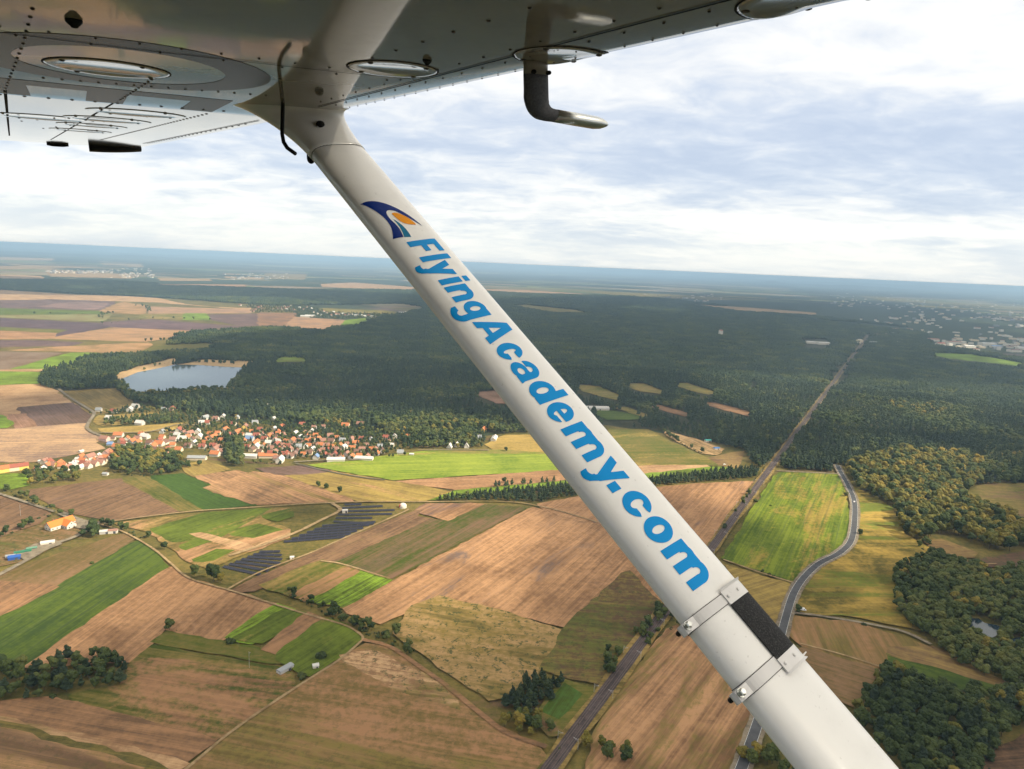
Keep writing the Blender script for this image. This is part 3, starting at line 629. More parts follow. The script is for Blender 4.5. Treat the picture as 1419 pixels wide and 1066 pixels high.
TREES = []         # x, y, kind, scale, patch
HOUSE_SPOTS = []   # filled before the wood is sown
def road_clear(P_, extra=0):
    ok = np.ones(len(P_), bool)
    for ln, hw in ROADS:
        hw = hw + extra
        lo, hi = ln.min(0) - hw, ln.max(0) + hw
        near = (P_[:, 0] > lo[0]) & (P_[:, 0] < hi[0]) & (P_[:, 1] > lo[1]) & (P_[:, 1] < hi[1])
        ii = np.nonzero(near & ok)[0]
        if not len(ii): continue
        d2 = np.full(len(ii), 1e18)
        for a, b in zip(ln[:-1], ln[1:]):
            ab = b - a; t = np.clip(((P_[ii] - a) @ ab) / (ab @ ab + 1e-9), 0, 1); q = P_[ii] - (a + t[:, None] * ab); d2 = np.minimum(d2, (q * q).sum(1))
        ok[ii[d2 < hw * hw]] = False
    return ok
def grid_in(poly, step, jit=.42):
    lo, hi = poly.min(0), poly.max(0)
    xs, ys = np.arange(lo[0], hi[0], step), np.arange(lo[1], hi[1], step)
    gx, gy = np.meshgrid(xs, ys); P_ = np.c_[gx.ravel(), gy.ravel()] + rng.uniform(-jit, jit, (gx.size, 2)) * step
    return P_[pip(P_, poly)]
def clear_of_fields(P_):
    ok = np.ones(len(P_), bool)
    for e in EXCL:
        lo, hi = e.min(0), e.max(0)
        ii = np.nonzero(ok & (P_[:, 0] > lo[0]) & (P_[:, 0] < hi[0]) & (P_[:, 1] > lo[1]) & (P_[:, 1] < hi[1]))[0]
        if len(ii): ok[ii[pip(P_[ii], e)]] = False
    return ok
FARPTS = []
def wood(patch, pts, step, weights, scale=(.75, 1.2), floor=True, free=False, thin=0.0, far=True):
    poly = G(pts)
    if floor: LAYER[0] += .003; sheet('wood_floor', wobble(poly, 12, 2), wf, .004 + LAYER[0] * 0)
    P_ = grid_in(poly, step)
    r2 = np.linalg.norm(P_, axis=1); P_ = P_[r2 < (1900 if far else 1e5)]
    if thin: P_ = P_[rng.uniform(size=len(P_)) > thin]
    P_ = P_[road_clear(P_)] if free else P_[clear_of_fields(P_) & road_clear(P_)]
    if len(HOUSE_SPOTS) and len(P_):
        H_ = np.array(HOUSE_SPOTS); d = np.linalg.norm(P_[:, None] - H_[None, :, :2], axis=2); P_ = P_[(d > H_[None, :, 2]).all(1)]
    ks = rng.choice(list(weights), len(P_), p=np.array(list(weights.values())) / sum(weights.values()))
    for p, k in zip(P_, ks):
        s_ = rng.uniform(*scale)
        if patch == 'main':                        # stands of different age and kind
            h_ = noise.noise((p[0] / 160, p[1] / 160, 1.7)); b_ = noise.noise((p[0] / 230, p[1] / 230, 7.7))
            if h_ < -.32: s_ *= .62
            if b_ > .22 and k == 'pine' and rng.uniform() < .75: k = 'broadleaf'
            if b_ > .45 and rng.uniform() < .3: k = 'gold'
            if abs(noise.noise((p[0] / 420, p[1] / 420, 4.1))) < .012: continue      # rides
        TREES.append((p[0], p[1], k, s_, patch))
    if far and (r2 > 1900).any():
        Q = grid_in(poly, 36, .15); Q = Q[np.linalg.norm(Q, axis=1) >= 1885]; FARPTS.append(Q[clear_of_fields(Q) & road_clear(Q, 19)])
def line_of(patch, pts, step, weights, scale=(.6, 1), spread=2.5):
    ln = smooth_line(G(pts), 5); seg = np.r_[0, np.cumsum(np.linalg.norm(np.diff(ln, axis=0), axis=1))]; s_ = 0
    while s_ < seg[-1]:
        q = [np.interp(s_, seg, ln[:, i]) + random.uniform(-spread, spread) for i in (0, 1)]
        TREES.append((q[0], q[1], rng.choice(list(weights), p=np.array(list(weights.values())) / sum(weights.values())), random.uniform(*scale), patch)); s_ += step * random.uniform(.6, 1.5)
def lone(x, y, kind, scale, label):
    p = g(x, y); TREES.append((p[0], p[1], kind, scale, label))
# ------------------------------------------------------------------ houses and other buildings
def pm(n, c, **k): return plain(n, c, **k)
ROOFM = dict(orange=pm('orange_tiles', (.42, .15, .06), var=.25), red=pm('red_tiles', (.27, .085, .055), var=.25), pink=pm('faded_red_tiles', (.29, .15, .11), var=.25), brown=pm('brown_tiles', (.16, .085, .06)),
             grey=pm('grey_sheet', (.27, .28, .29)), dark=pm('dark_slate', (.07, .07, .08)), white=pm('pale_sheet', (.50, .48, .45)), blue=pm('blue_sheet', (.16, .24, .40)))
WALLM = dict(white=pm('white_render', (.60, .55, .47), var=.1), cream=pm('cream_render', (.66, .55, .40), var=.08), yellow=pm('yellow_render', (.75, .52, .14), var=.08), grey=pm('grey_render', (.45, .43, .40)), pink=pm('pink_render', (.62, .42, .36)))
GLASS = NT('window_glass').bsdf((.03, .035, .045), .08, .6)
BRICK = pm('chimney_brick', (.26, .12, .08))
STOCK = {}
def house_meshes(L_, W_, H_, rise, steep=False):
    key = (L_, W_, H_, rise)
    if key in STOCK: return STOCK[key]
    l, w_ = L_ / 2, W_ / 2
    mb = MB()   # walls with gables
    v_ = [(-l, -w_, -.4), (l, -w_, -.4), (l, w_, -.4), (-l, w_, -.4), (-l, -w_, H_), (l, -w_, H_), (l, w_, H_), (-l, w_, H_), (-l, 0, H_ + rise), (l, 0, H_ + rise)]
    mb.add(v_, [(0, 1, 5, 4), (2, 3, 7, 6), (1, 2, 6, 9, 5), (3, 0, 4, 8, 7), (0, 3, 2, 1)])
    wb = MB()   # a few window and door openings, set proud of the wall
    for sx in (-1, 1):
        for yy in (-.5, .5): wb.box((sx * (l + .01), yy * w_, H_ * .45), (.06, 1.1, 1.3))
        if rise > 2.2: wb.box((sx * (l + .01), 0, H_ + rise * .3), (.06, 1.0, 1.1))
    n = max(2, int(L_ // 3.5))
    for sy in (-1, 1):
        for i in range(n): wb.box((-l + (i + .5) * L_ / n, sy * (w_ + .01), H_ * .45), (1.1, .06, 1.3))
    rb = MB(); ov = .5; sl_ = rise / w_; t = .22
    for sy in (-1, 1):
        a = [(-l - ov, 0, H_ + rise), (l + ov, 0, H_ + rise), (l + ov, sy * (w_ + ov), H_ - ov * sl_), (-l - ov, sy * (w_ + ov), H_ - ov * sl_)]
        b = [(x, y, z + t) for x, y, z in a]
        fs = [(0, 1, 2, 3), (4, 7, 6, 5), (0, 4, 5, 1), (1, 5, 6, 2), (2, 6, 7, 3), (3, 7, 4, 0)]
        rb.add(a + b, fs if sy < 0 else [q[::-1] for q in fs])
    cb = MB(); cb.box((l * .35, w_ * .18, H_ + rise + .3), (.75, .6, 1.8)); cb.box((l * .35, w_ * .18, H_ + rise + 1.25), (.95, .8, .14))
    STOCK[key] = [(np.concatenate(q.v), q.f) for q in (mb, wb, rb, cb)]; return STOCK[key]
MCACHE = {}
def stock_mesh(kind, key, i, mat):
    k = (key, i, mat.name)
    if k not in MCACHE:
        me = mesh(kind, *house_meshes(*key)[i]); me.materials.append(mat); MCACHE[k] = me
    return MCACHE[k]
def child(name, me, parent):
    o = bpy.data.objects.new(name, me); COL.objects.link(o); o.parent = parent; return o
HOUSES = []
def house(x, y, roof, wall='white', size=(11, 8.5, 4.4, 3.2), ang=None, name='house', zone='', chimney=True):
    p = g(x, y); rz = ang if ang is not None else random.choice([.1, 1.66, -.15, 1.4]) + random.uniform(-.15, .15)
    e = empty(name, (p[0], p[1], LAYER[0] * 0 + .02), rz)
    child('wall', stock_mesh('wall', size, 0, WALLM[wall]), e)
    r_ = child('roof', stock_mesh('roof', size, 2, ROOFM[roof]), e)
    if chimney: child('chimney', stock_mesh('chimney', size, 3, BRICK), r_)
    HOUSES.append((e, x, y, roof, wall, size, zone)); HOUSE_SPOTS.append((p[0], p[1], max(size[0], size[1]) * .42 + .8)); return e
SM, MD, LG, XL = (7.4, 6.6, 2.9, 3.0), (9, 7.6, 3.4, 3.5), (12.5, 8.6, 3.8, 3.9), (22, 9, 4.5, 3.2)
SHED, LONG, STEEP = (6, 4.5, 2.6, 1.0), (24, 8, 3.6, 2.4), (8.5, 7, 2.4, 5.0)
RC = dict(o='orange', r='red', p='pink', b='brown', g='grey', d='dark', w='white', u='blue')
village = [  # crop V: x, y, roof, wall, size
 (215,240,'p','pink',LG),(305,215,'o','white',LG),(290,290,'o','cream',MD),(340,268,'r','white',SM),(252,272,'u','grey',SM),(478,225,'w','white',LG),(430,238,'p','cream',MD),(58,318,'w','white',SHED),(118,360,'p','white',LG),(42,378,'w','white',SM),(18,400,'w','grey',SM),(98,410,'p','cream',MD),(172,350,'w','cream',SM),(232,332,'p','pink',LG),(203,388,'b','cream',MD),(311,375,'o','white',MD),(398,310,'w','white',SHED),(530,288,'o','cream',LG),(572,272,'o','white',LG),
 (700,182,'r','white',LG),(690,212,'w','white',MD),(722,240,'w','white',LG),(770,206,'p','white',LG),(822,190,'w','white',MD),(833,226,'w','cream',LG),(800,268,'w','white',MD),(872,102,'g','white',LG),(850,132,'w','cream',MD),(884,132,'r','white',MD),(942,106,'p','white',MD),(990,92,'w','white',MD),(925,230,'o','cream',LG),(985,250,'o','yellow',MD),(1002,182,'o','white',LG),(1085,196,'o','cream',LG),(1135,160,'p','yellow',LG),(1232,175,'r','white',SM),(1200,132,'g','white',MD),(1160,218,'w','white',MD),(1165,240,'u','grey',LG),(1210,216,'r','cream',MD),(1290,222,'o','white',MD),(1288,265,'w','white',MD),(1327,248,'p','white',MD),(1345,270,'r','white',SM),(1200,265,'o','cream',LONG),(1206,292,'w','white',LG),(1304,302,'p','cream',MD),(1378,160,'r','white',MD),(1380,216,'p','white',MD),(1326,170,'w','cream',SM),
 (855,290,'r','white',MD),(700,310,'o','cream',MD),(615,355,'p','white',LG),(624,305,'r','cream',SM),(484,300,'p','white',MD),(514,290,'w','white',MD),(820,365,'g','cream',LONG),(942,308,'p','white',LG),(990,322,'p','cream',MD),(938,340,'o','white',LG),(1155,352,'w','white',LONG),(1285,352,'o','cream',LONG),(1365,376,'w','white',LG),(1402,338,'r','white',MD),(600,46,'g','white',MD),(656,40,'r','pink',MD),(270,56,'r','white',MD),(246,104,'w','white',LG),(445,136,'w','white',LG),(176,48,'g','white',MD),(416,26,'w','white',LG),(378,46,'w','grey',LG),(1280,20,'w','white',SM),(1322,104,'w','white',SM),(840,12,'w','grey',SM),(735,14,'w','white',SM),(220,466,'g','white',SHED),(1060,138,'r','white',SM),(1082,96,'g','white',SM),(592,225,'o','cream',SM),(662,244,'p','white',MD),(590,190,'g','grey',SM),(160,395,'p','white',MD),(265,345,'r','cream',SM)]
village2 = [  # crop X
 (45,150,'o','white',MD),(172,135,'r','white',MD),(175,62,'w','white',SM),(280,45,'w','white',SM),(302,148,'p','white',SM),(245,152,'p','grey',SM),(438,142,'o','cream',LG),(530,135,'p','pink',LG),(685,106,'w','white',SHED),(850,88,'p','white',SM),(902,100,'o','cream',SM),(1027,108,'o','cream',MD),(1130,118,'w','white',SM),(790,48,'p','white',SM),(1285,168,'o','yellow',LG),(1256,215,'g','grey',MD),(1352,220,'w','white',LONG),(540,225,'r','white',MD),(595,230,'g','white',MD),(475,226,'p','white',MD),(421,234,'g','white',MD),(687,215,'r','white',MD),(741,206,'w','white',SM),(814,210,'o','yellow',MD),(702,240,'p','white',SM),(720,262,'w','white',SM),(300,236,'p','white',MD),(233,232,'o','white',MD),(350,237,'b','cream',MD),(112,236,'o','cream',LG),(60,202,'p','white',MD),(130,190,'w','white',MD),(187,190,'p','cream',MD),(160,215,'w','white',MD),(230,178,'w','cream',MD),(428,275,'w','white',MD),(480,282,'o','yellow',MD),(376,290,'p','cream',MD),(540,290,'p','white',MD),(595,290,'o','yellow',MD),(150,272,'g','white',MD),(192,272,'w','white',SM),(96,290,'p','white',MD),(236,290,'w','cream',MD),(302,292,'p','white',SM),(140,302,'b','pink',MD),(372,320,'r','pink',MD),(446,318,'p','white',MD),(523,326,'o','yellow',SM),(572,330,'p','yellow',SM),(312,320,'r','white',SM),(258,336,'u','white',MD),(66,320,'r','white',MD),(18,345,'p','cream',MD),(36,358,'w','white',LG),(100,332,'b','white',MD),(776,308,'g','white',MD),(845,316,'w','white',SHED),(650,268,'g','white',SM),(664,298,'b','white',MD),(1078,270,'w','white',STEEP),(1122,262,'w','white',STEEP),(1182,268,'w','white',STEEP),(1012,247,'g','white',SM),(20,240,'w','white',MD),(8,262,'r','white',MD),(505,345,'w','white',SHED),(380,352,'w','white',LONG),(555,345,'w','white',LONG)]
for (x, y, r_, wl, sz) in village: house(*Z('V', (x, y))[0], RC[r_], wl, sz, zone='V')
for (x, y, r_, wl, sz) in village2: house(*Z('X', (x, y))[0], RC[r_], wl, sz, zone='X')
for (x, y) in [(250,330),(430,262),(455,205),(540,262),(575,245),(610,262),(660,208),(735,200),(752,228),(790,240),(870,262),(905,205),(955,200),(1030,215),(1050,240),(1110,215),(1125,250),(1180,190),(1250,205),(1262,240),(1310,210),(1350,190),(1330,225),(1255,285),(1230,322),(1330,322),(1385,300),(1300,330),(1180,310),(1150,290),(1390,255),(1240,345),(960,290),(925,285),(880,240),(760,285),(660,275),(545,310),(510,265),(395,255),(360,235),(320,250),(265,235),(140,380),(72,385),(60,360),(215,365),(180,372)]:
    house(*Z('V', (x, y))[0], random.choice(['orange', 'orange', 'red', 'pink', 'brown']), random.choice(['white', 'cream', 'grey']), random.choice([SM, SM, MD]), zone='V')
for (x, y) in [(25,190),(30,285),(52,262),(75,240),(85,270),(120,258),(145,235),(170,250),(205,235),(212,265),(255,262),(270,225),(285,262),(325,262),(330,292),(352,270),(400,300),(405,262),(345,205),(385,215),(450,255),(500,250),(510,305),(565,262),(620,292),(632,312),(270,305),(215,310),(180,318),(120,322),(340,330),(410,335),(475,335),(205,205),(255,200)]:
    house(*Z('X', (x, y))[0], random.choice(['orange', 'red', 'pink', 'orange', 'brown']), random.choice(['white', 'cream', 'grey']), random.choice([SM, SM, MD]), zone='X')
for (x, y, r_, wl, sz) in [(405,15,'p','white',MD),(440,20,'r','white',MD),(430,50,'o','white',MD),(480,45,'p','cream',MD),(530,40,'o','yellow',LG),(560,55,'o','cream',MD),(610,70,'p','white',MD),(655,50,'w','white',MD),(680,25,'w','white',SM),(750,35,'r','cream',MD),(785,55,'p','white',MD),(720,65,'w','cream',SM),(345,78,'r','white',SM),(380,80,'w','white',SM),(850,35,'p','cream',MD),(900,25,'p','white',MD),(370,8,'w','white',SHED)]:
    house(*Z('Y', (x, y))[0], RC[r_], wl, sz, zone='Y')
for i, (x, y, wl) in enumerate([(-14,98,'yellow'),(30,90,'yellow'),(74,82,'yellow'),(118,78,'cream'),(160,72,'yellow'),(204,66,'yellow')]):
    house(*Z('Y', (x, y))[0], 'orange' if i < 2 else 'red', wl, (12, 9, 5, 3.2), ang=angle_of(*Z('Y', (0, 92), (240, 60))), name='row_house', zone='R')
far_v = [(-30,170,'r'),(0,150,'r'),(12,158,'o'),(80,157,'r'),(95,152,'r'),(110,146,'p'),(128,150,'r'),(140,142,'r'),(165,138,'r'),(178,152,'w'),(152,162,'p'),(120,160,'w'),(210,150,'p'),(230,156,'w'),(258,180,'w'),(242,172,'r'),(275,186,'g'),(320,186,'p'),(338,181,'r'),(352,183,'p'),(372,180,'w'),(384,186,'r'),(398,182,'p'),(412,182,'w'),(428,186,'g'),(440,183,'p'),(455,188,'w'),(470,190,'w'),(488,188,'r'),(503,193,'w'),(520,196,'p'),(300,176,'p'),(285,168,'r'),(330,172,'w'),(195,160,'r'),(60,160,'p')]
for x, y, r_ in far_v: house(*Z('D', (x, y))[0], RC[r_], 'white', LG, zone='D', chimney=False)
for x, y in ((205, 192), (225, 190), (545, 200), (560, 203), (572, 196), (640, 176), (668, 174)): house(*Z('D', (x, y))[0], 'white', 'white', (44, 20, 6, 2.5), ang=.15, name='warehouse', zone='D', chimney=False)
for x, y in ((1270, 380), (1282, 373), (1385, 388), (1402, 383), (1180, 368), (1255, 390)): house(*Z('A', (x, y))[0], 'red', 'white', LG, zone='D', chimney=False)
for x, y, r_, sz in ((910, 236, 'white', (46, 30, 8, 2)), (935, 238, 'white', (50, 34, 9, 2)), (1200, 230, 'pink', (50, 26, 9, 4)), (1218, 240, 'red', (36, 22, 9, 4)), (1250, 236, 'pink', (60, 30, 9, 3)), (1285, 246, 'white', (50, 30, 9, 3)), (1330, 240, 'white', (70, 34, 10, 3)), (1350, 246, 'blue', (40, 24, 8, 3)), (1395, 256, 'brown', (50, 30, 9, 3)), (1412, 250, 'white', (40, 24, 9, 3)), (1180, 212, 'white', (40, 20, 7, 2)), (690, 219, 'pink', (14, 14, 26, 5)), (700, 236, 'grey', (20, 12, 5, 3))):
    house(*Z('I', (x, y))[0], r_, 'white', sz, ang=random.uniform(-.3, .3), name='warehouse', zone='I', chimney=False)

# farmhouse: two crossing wings under orange tiles
def farmhouse():
    p = g(*Z('Y', (540, 585))[0]); e = empty('farmhouse', (p[0], p[1], .02), angle_of(*Z('Y', (470, 570), (600, 530))))
    wb, rb, gb = MB(), MB(), MB()
    for sz, off, rot in (((24, 10, 4.6, 4.2), (0, 0), 0), ((15, 9.4, 4.4, 3.9), (3.5, -5.5), math.pi / 2)):
        ms = house_meshes(*sz); ca, sa = math.cos(rot), math.sin(rot)
        for b, i in ((wb, 0), (gb, 1), (rb, 2)):
            v_, f_ = ms[i]; q = np.c_[v_[:, 0] * ca - v_[:, 1] * sa + off[0], v_[:, 0] * sa + v_[:, 1] * ca + off[1], v_[:, 2] + (0 if rot == 0 else -.03)]; b.add(q, f_)
    wb.build('wall', WALLM['white'], e); r_ = rb.build('roof', pm('new_orange_tiles', (.66, .17, .035)), e); 
    for i_ in range(0, len(gb.f), 6):              # each window a mesh of its own
        vs_ = np.concatenate(gb.v)[gb.f[i_][0]:gb.f[i_][0] + 8]; link('window', mesh('window', vs_, [tuple(q - gb.f[i_][0] for q in f_) for f_ in gb.f[i_:i_ + 6]]), GLASS, e)
    cb = MB(); cb.box((-6, 1, 9.4), (.9, .7, 1.9)); cb.box((-6, 1, 10.4), (1.1, .9, .15)); cb.build('chimney', BRICK, r_)
    HOUSE_SPOTS.append((p[0], p[1], 17))
    tag(e, 'white farmhouse with two crossing bright orange roofs, alone beside the gravel lane', 'house')
farmhouse()
def shed(x, y, name, label, cat, size, roofm, wallm, ang=0.0):
    p = g(x, y); e = empty(name, (p[0], p[1], .02), ang); l, w_, h = size
    mb = MB(); mb.box((0, 0, h / 2 - .1), (l, w_, h + .2)); mb.build('wall', wallm, e)
    rb = MB(); n = 8; pr = []
    for s_ in (-1, 1):
        pr.append([(s_ * (l / 2 + .25), (w_ / 2 + .25) * math.cos(math.pi * k / n), h + .005 + (w_ * .22) * math.sin(math.pi * k / n)) for k in range(n + 1)])
    rb.loft(pr); rb.build('roof', roofm, e)
    db = MB(); db.box((l * .2, -w_ / 2 - .03, h * .4), (min(2.2, l * .3), .06, h * .8)); db.build('door', ROOFM['dark'], e)
    HOUSE_SPOTS.append((p[0], p[1], max(l, w_) * .6)); tag(e, label, cat)
PT = plain
shed(*Z('E', (335, 200))[0], 'shed', 'small white cabin at the near end of the uppermost solar panel rows', 'shed', (6, 3.5, 3), ROOFM['white'], WALLM['white'], .3)
shed(*Z('E', (127, 384))[0], 'shed', 'tiny white hut at the lower right of the middle solar panels', 'shed', (3.5, 3, 2.6), ROOFM['white'], WALLM['white'], .3)
shed(*Z('F', (100, 256))[0], 'shed', 'grey roofed long garden shed left of the sandy field track bend', 'shed', (11, 4.5, 2.6), ROOFM['grey'], WALLM['grey'], 1.0)
shed(*Z('F', (220, 246))[0], 'shed', 'small white hut right beside the sandy field track', 'shed', (4, 3.4, 2.8), ROOFM['white'], WALLM['white'], .4)
shed(*Z('P', (822, 568))[0], 'greenhouse', 'long white greenhouse tunnel standing behind the strut at the wood edge', 'greenhouse', (62, 16, 4), ROOFM['white'], WALLM['white'], .12)
shed(*Z('S', (985, 602))[0], 'shed', 'bright blue roofed shed at the end of the narrow plots by the wood', 'shed', (9, 6, 3), PT('bright_blue_sheet', (.06, .18, .45)), WALLM['white'], .3)
shed(*Z('S', (950, 570))[0], 'shed', 'turquoise roofed shed among trees behind the narrow plots', 'shed', (10, 6, 3), PT('turquoise_sheet', (.08, .38, .34)), WALLM['white'], .2)
shed(*Z('Y', (130, 876))[0], 'shipping_container', 'bright blue container at the lower end of the gravel yard', 'container', (9, 5, 3.2), PT('blue_paint', (.025, .09, .32)), PT('blue_side', (.025, .08, .28)), .5)
shed(*Z('Y', (95, 862))[0], 'shipping_container', 'grey container next to the bright blue one in the gravel yard', 'container', (7, 3, 2.8), ROOFM['grey'], WALLM['grey'], .5)
shed(*Z('Y', (205, 822))[0], 'shipping_container', 'longer dark green container lying along the gravel yard', 'container', (13, 3, 2.6), PT('green_paint', (.03, .14, .08)), PT('green_side', (.02, .18, .10)), .62)
shed(*Z('Y', (285, 792))[0], 'shipping_container', 'pale green container, the upper of the two green ones in the yard', 'container', (8, 3, 2.6), PT('pale_green_paint', (.11, .22, .15)), PT('pale_green_side', (.09, .19, .13)), .62)
shed(*Z('Y', (428, 742))[0], 'shed', 'low white shed at the upper end of the gravel yard', 'shed', (11, 5, 3), ROOFM['white'], WALLM['white'], .55)
shed(*Z('Y', (1012, 636))[0], 'shed', 'small pale pink hut right of the dark trees by the lane fork', 'shed', (8, 4.5, 3), ROOFM['pink'], WALLM['white'], .3)
shed(*Z('Y', (940, 640))[0], 'shed', 'low white shed just right of the dark trees by the lane fork', 'shed', (9, 5, 2.6), ROOFM['white'], WALLM['grey'], .4)
def dome():
    p = g(*Z('E', (563, 180))[0]); e = empty('marquee', (p[0], p[1], .02)); mb, rb = MB(), MB()
    prof = [(4.2, 0), (4.2, 2.4), (3.6, 3.8), (2.2, 4.9), (.3, 5.4)]
    mb.loft([[(r_ * math.cos(k * math.pi / 8), r_ * math.sin(k * math.pi / 8), z) for k in range(16)] for r_, z in prof]); mb.build('canopy', WALLM['white'], e)
    rb.loft([[(r_ * math.cos(k * math.pi / 16 + 2.4), r_ * math.sin(k * math.pi / 16 + 2.4), z) for k in range(9)] + [(.9 * r_ * math.cos(k * math.pi / 16 + 2.4), .9 * r_ * math.sin(k * math.pi / 16 + 2.4), z) for k in range(8, -1, -1)] for r_, z in ((4.32, .8), (4.3, 2.4), (3.7, 3.9))]); rb.build('stripe', PT('red_canvas', (.6, .06, .05)), e)
    tag(e, 'white and red round tent at the right end of the solar panel field', 'tent')
dome()

# labels of the houses: what they look like and which one in their quarter
ZN = dict(V='in the main village', X='under the pine slope', Y='in the left hamlet', R='in the edge terrace', D='in the far village', I='in the far clearing')
ORD = ['leftmost', 'second', 'third', 'fourth', 'fifth', 'sixth', 'seventh', 'eighth', 'ninth', 'tenth', 'eleventh', 'twelfth', 'thirteenth', 'fourteenth', 'fifteenth', 'sixteenth', 'seventeenth', 'eighteenth', 'nineteenth', 'twentieth']
def size_word(s):
    return {SM: 'small', MD: '', LG: 'large', XL: 'long', LONG: 'long', SHED: 'tiny low', STEEP: 'steep'}.get(s, 'wide flat' if s[0] > 30 else '')
ORDN = ['first'] + ORD[1:]
buck = {}
for h in HOUSES:
    e, x, y, rf, wl, sz, zn = h; sz_ = size_word(sz) if zn not in 'RD' or e.name.startswith('ware') else ''
    buck.setdefault((zn, e.name.split('.')[0], rf, wl, sz_), []).append(h)
for (zn, nm, rf, wl, sz_), hs in buck.items():
    hs.sort(key=lambda q: q[1]); nn = nm.replace('_', ' ')
    for i, h in enumerate(hs):
        o_ = (ORD[i] if i == 0 else ORD[i] + ' from left' if i < 20 else ('thirtieth' if i == 29 else 'twenty ' + ORDN[i - 20] + ' from left')) + ' ' if len(hs) > 1 else ''
        tag(h[0], (o_ + sz_ + ' ' + wl + ' ' + nn + ' with ' + {'white': 'pale', 'pink': 'faded red'}.get(rf, rf) + ' roof ' + ZN[zn]).replace('  ', ' ').strip(), 'warehouse' if nm == 'warehouse' else 'house',
            {'V': 'houses of the main village', 'X': 'houses on the wooded slope', 'Y': 'houses of the hamlet', 'R': 'terraced row houses', 'D': 'far village buildings', 'I': 'far industrial buildings'}[zn])

# towns far off: nobody could count their houses
mb = MB(); TM = [WALLM['white'], ROOFM['red'], ROOFM['grey'], WALLM['cream'], ROOFM['pink']]
for zk, pts, n in (('A', ((230, 195), (560, 210)), 90), ('A', ((540, 185), (760, 232)), 60), ('A', ((1100, 212), (1419, 240)), 40), ('P', ((1180, 440), (1419, 478)), 60), ('P', ((1230, 415), (1419, 445)), 130), ('P', ((880, 408), (1000, 418)), 40), ('P', ((1150, 400), (1280, 425)), 50), ('A', ((380, 205), (420, 212)), 20), ('P', ((1310, 465), (1419, 486)), 40)):
    for i in range(n):
        x, y = [random.uniform(*q) for q in zip(*pts)]; p = g(*Z(zk, (x, y))[0]); s_ = random.uniform(12, 34); h = random.uniform(6, 13); a = random.uniform(-.4, .4); m_ = random.choice([0, 0, 1, 2, 3, 4])
        mb.box((p[0], p[1], h / 2 - .5), (s_, s_ * .6, h), a, 0 if m_ in (1, 4) else m_)
        if m_ in (1, 2, 4): mb.box((p[0], p[1], h + .6), (s_ + 1, s_ * .6 + 1, 1.6), a, m_)
tag(mb.build('distant_town', TM), 'pale scattered towns far off towards the hazy horizon', kind='stuff')

# solar panel rows
PV = NT('solar_cells'); p_ = PV.pos(); PV.bsdf(PV.mix(PV.noise(p_, .6, 2), (.010, .011, .020), (.022, .023, .038)), .4, .3)
ALU = plain('galvanised_steel', (.5, .5, .5), .5, .5, .6)
def pv_row(a, b, label):
    pa, pb = g(*a)[:2], g(*b)[:2]; L_ = float(np.linalg.norm(pb - pa)); c_ = (pa + pb) / 2; an = math.atan2(*(pb - pa)[::-1])
    e = empty('solar_panel_row', (c_[0], c_[1], .02), an)
    mb = MB(); t = R(18); hw = 1.6; n = max(3, int(L_ // 6))
    for i in range(n):
        x0, x1 = -L_ / 2 + i * L_ / n + .06, -L_ / 2 + (i + 1) * L_ / n - .06; q = []
        for dz in (0, .05): q += [(x0, -hw * math.cos(t), 1.15 - hw * math.sin(t) + dz), (x1, -hw * math.cos(t), 1.15 - hw * math.sin(t) + dz), (x1, hw * math.cos(t), 1.15 + hw * math.sin(t) + dz), (x0, hw * math.cos(t), 1.15 + hw * math.sin(t) + dz)]
        mb.add(q, [(3, 2, 1, 0), (4, 5, 6, 7), (0, 1, 5, 4), (1, 2, 6, 5), (2, 3, 7, 6), (3, 0, 4, 7)])
    mb.build('panel', PV.m, e)
    fb = MB()
    for i in range(n + 1):
        x0 = -L_ / 2 + i * L_ / n * .98 + .1
        fb.tube([(x0, -1.3, -.3), (x0, -1.3, .7)], .06, 6); fb.tube([(x0, 1.3, -.3), (x0, 1.3, 1.5)], .06, 6)
    fb.build('frame', ALU, e)
    tag(e, label, 'solar panels', 'solar panel rows in the field')
def lerp(a, b, t): return (a[0] + (b[0] - a[0]) * t, a[1] + (b[1] - a[1]) * t)
NAMES = ['farthest', 'second farthest', 'third farthest', 'fourth farthest', 'fifth farthest', 'sixth farthest', 'nearest']
for nm, zk, l0, l1, r0, r1, n in (('upper right', 'E', (333, 172), (290, 238), (400, 170), (430, 238), 6), ('middle', 'E', (245, 256), (95, 318), (455, 240), (335, 300), 6), ('lower left', 'C', (1175, 86), (1012, 152), (1270, 84), (1180, 190), 7)):
    for i in range(n):
        t = i / (n - 1); a, b = lerp(l0, l1, t), lerp(r0, r1, t)
        if nm == 'upper right': b = (b[0] + 120 * math.sin(min(1, t * 1.35) * 2.6) * (1 if t < .8 else .3), b[1] - (8 if 0 < t < 1 else 0) + 10 * t)
        if nm == 'lower left': b = (b[0] + 45 * math.sin(t * 3.14), b[1])
        pv_row(*Z(zk, a, b), NAMES[i if i < n - 1 else 6] + ' row of dark solar panels in the ' + nm + ' block of the field')

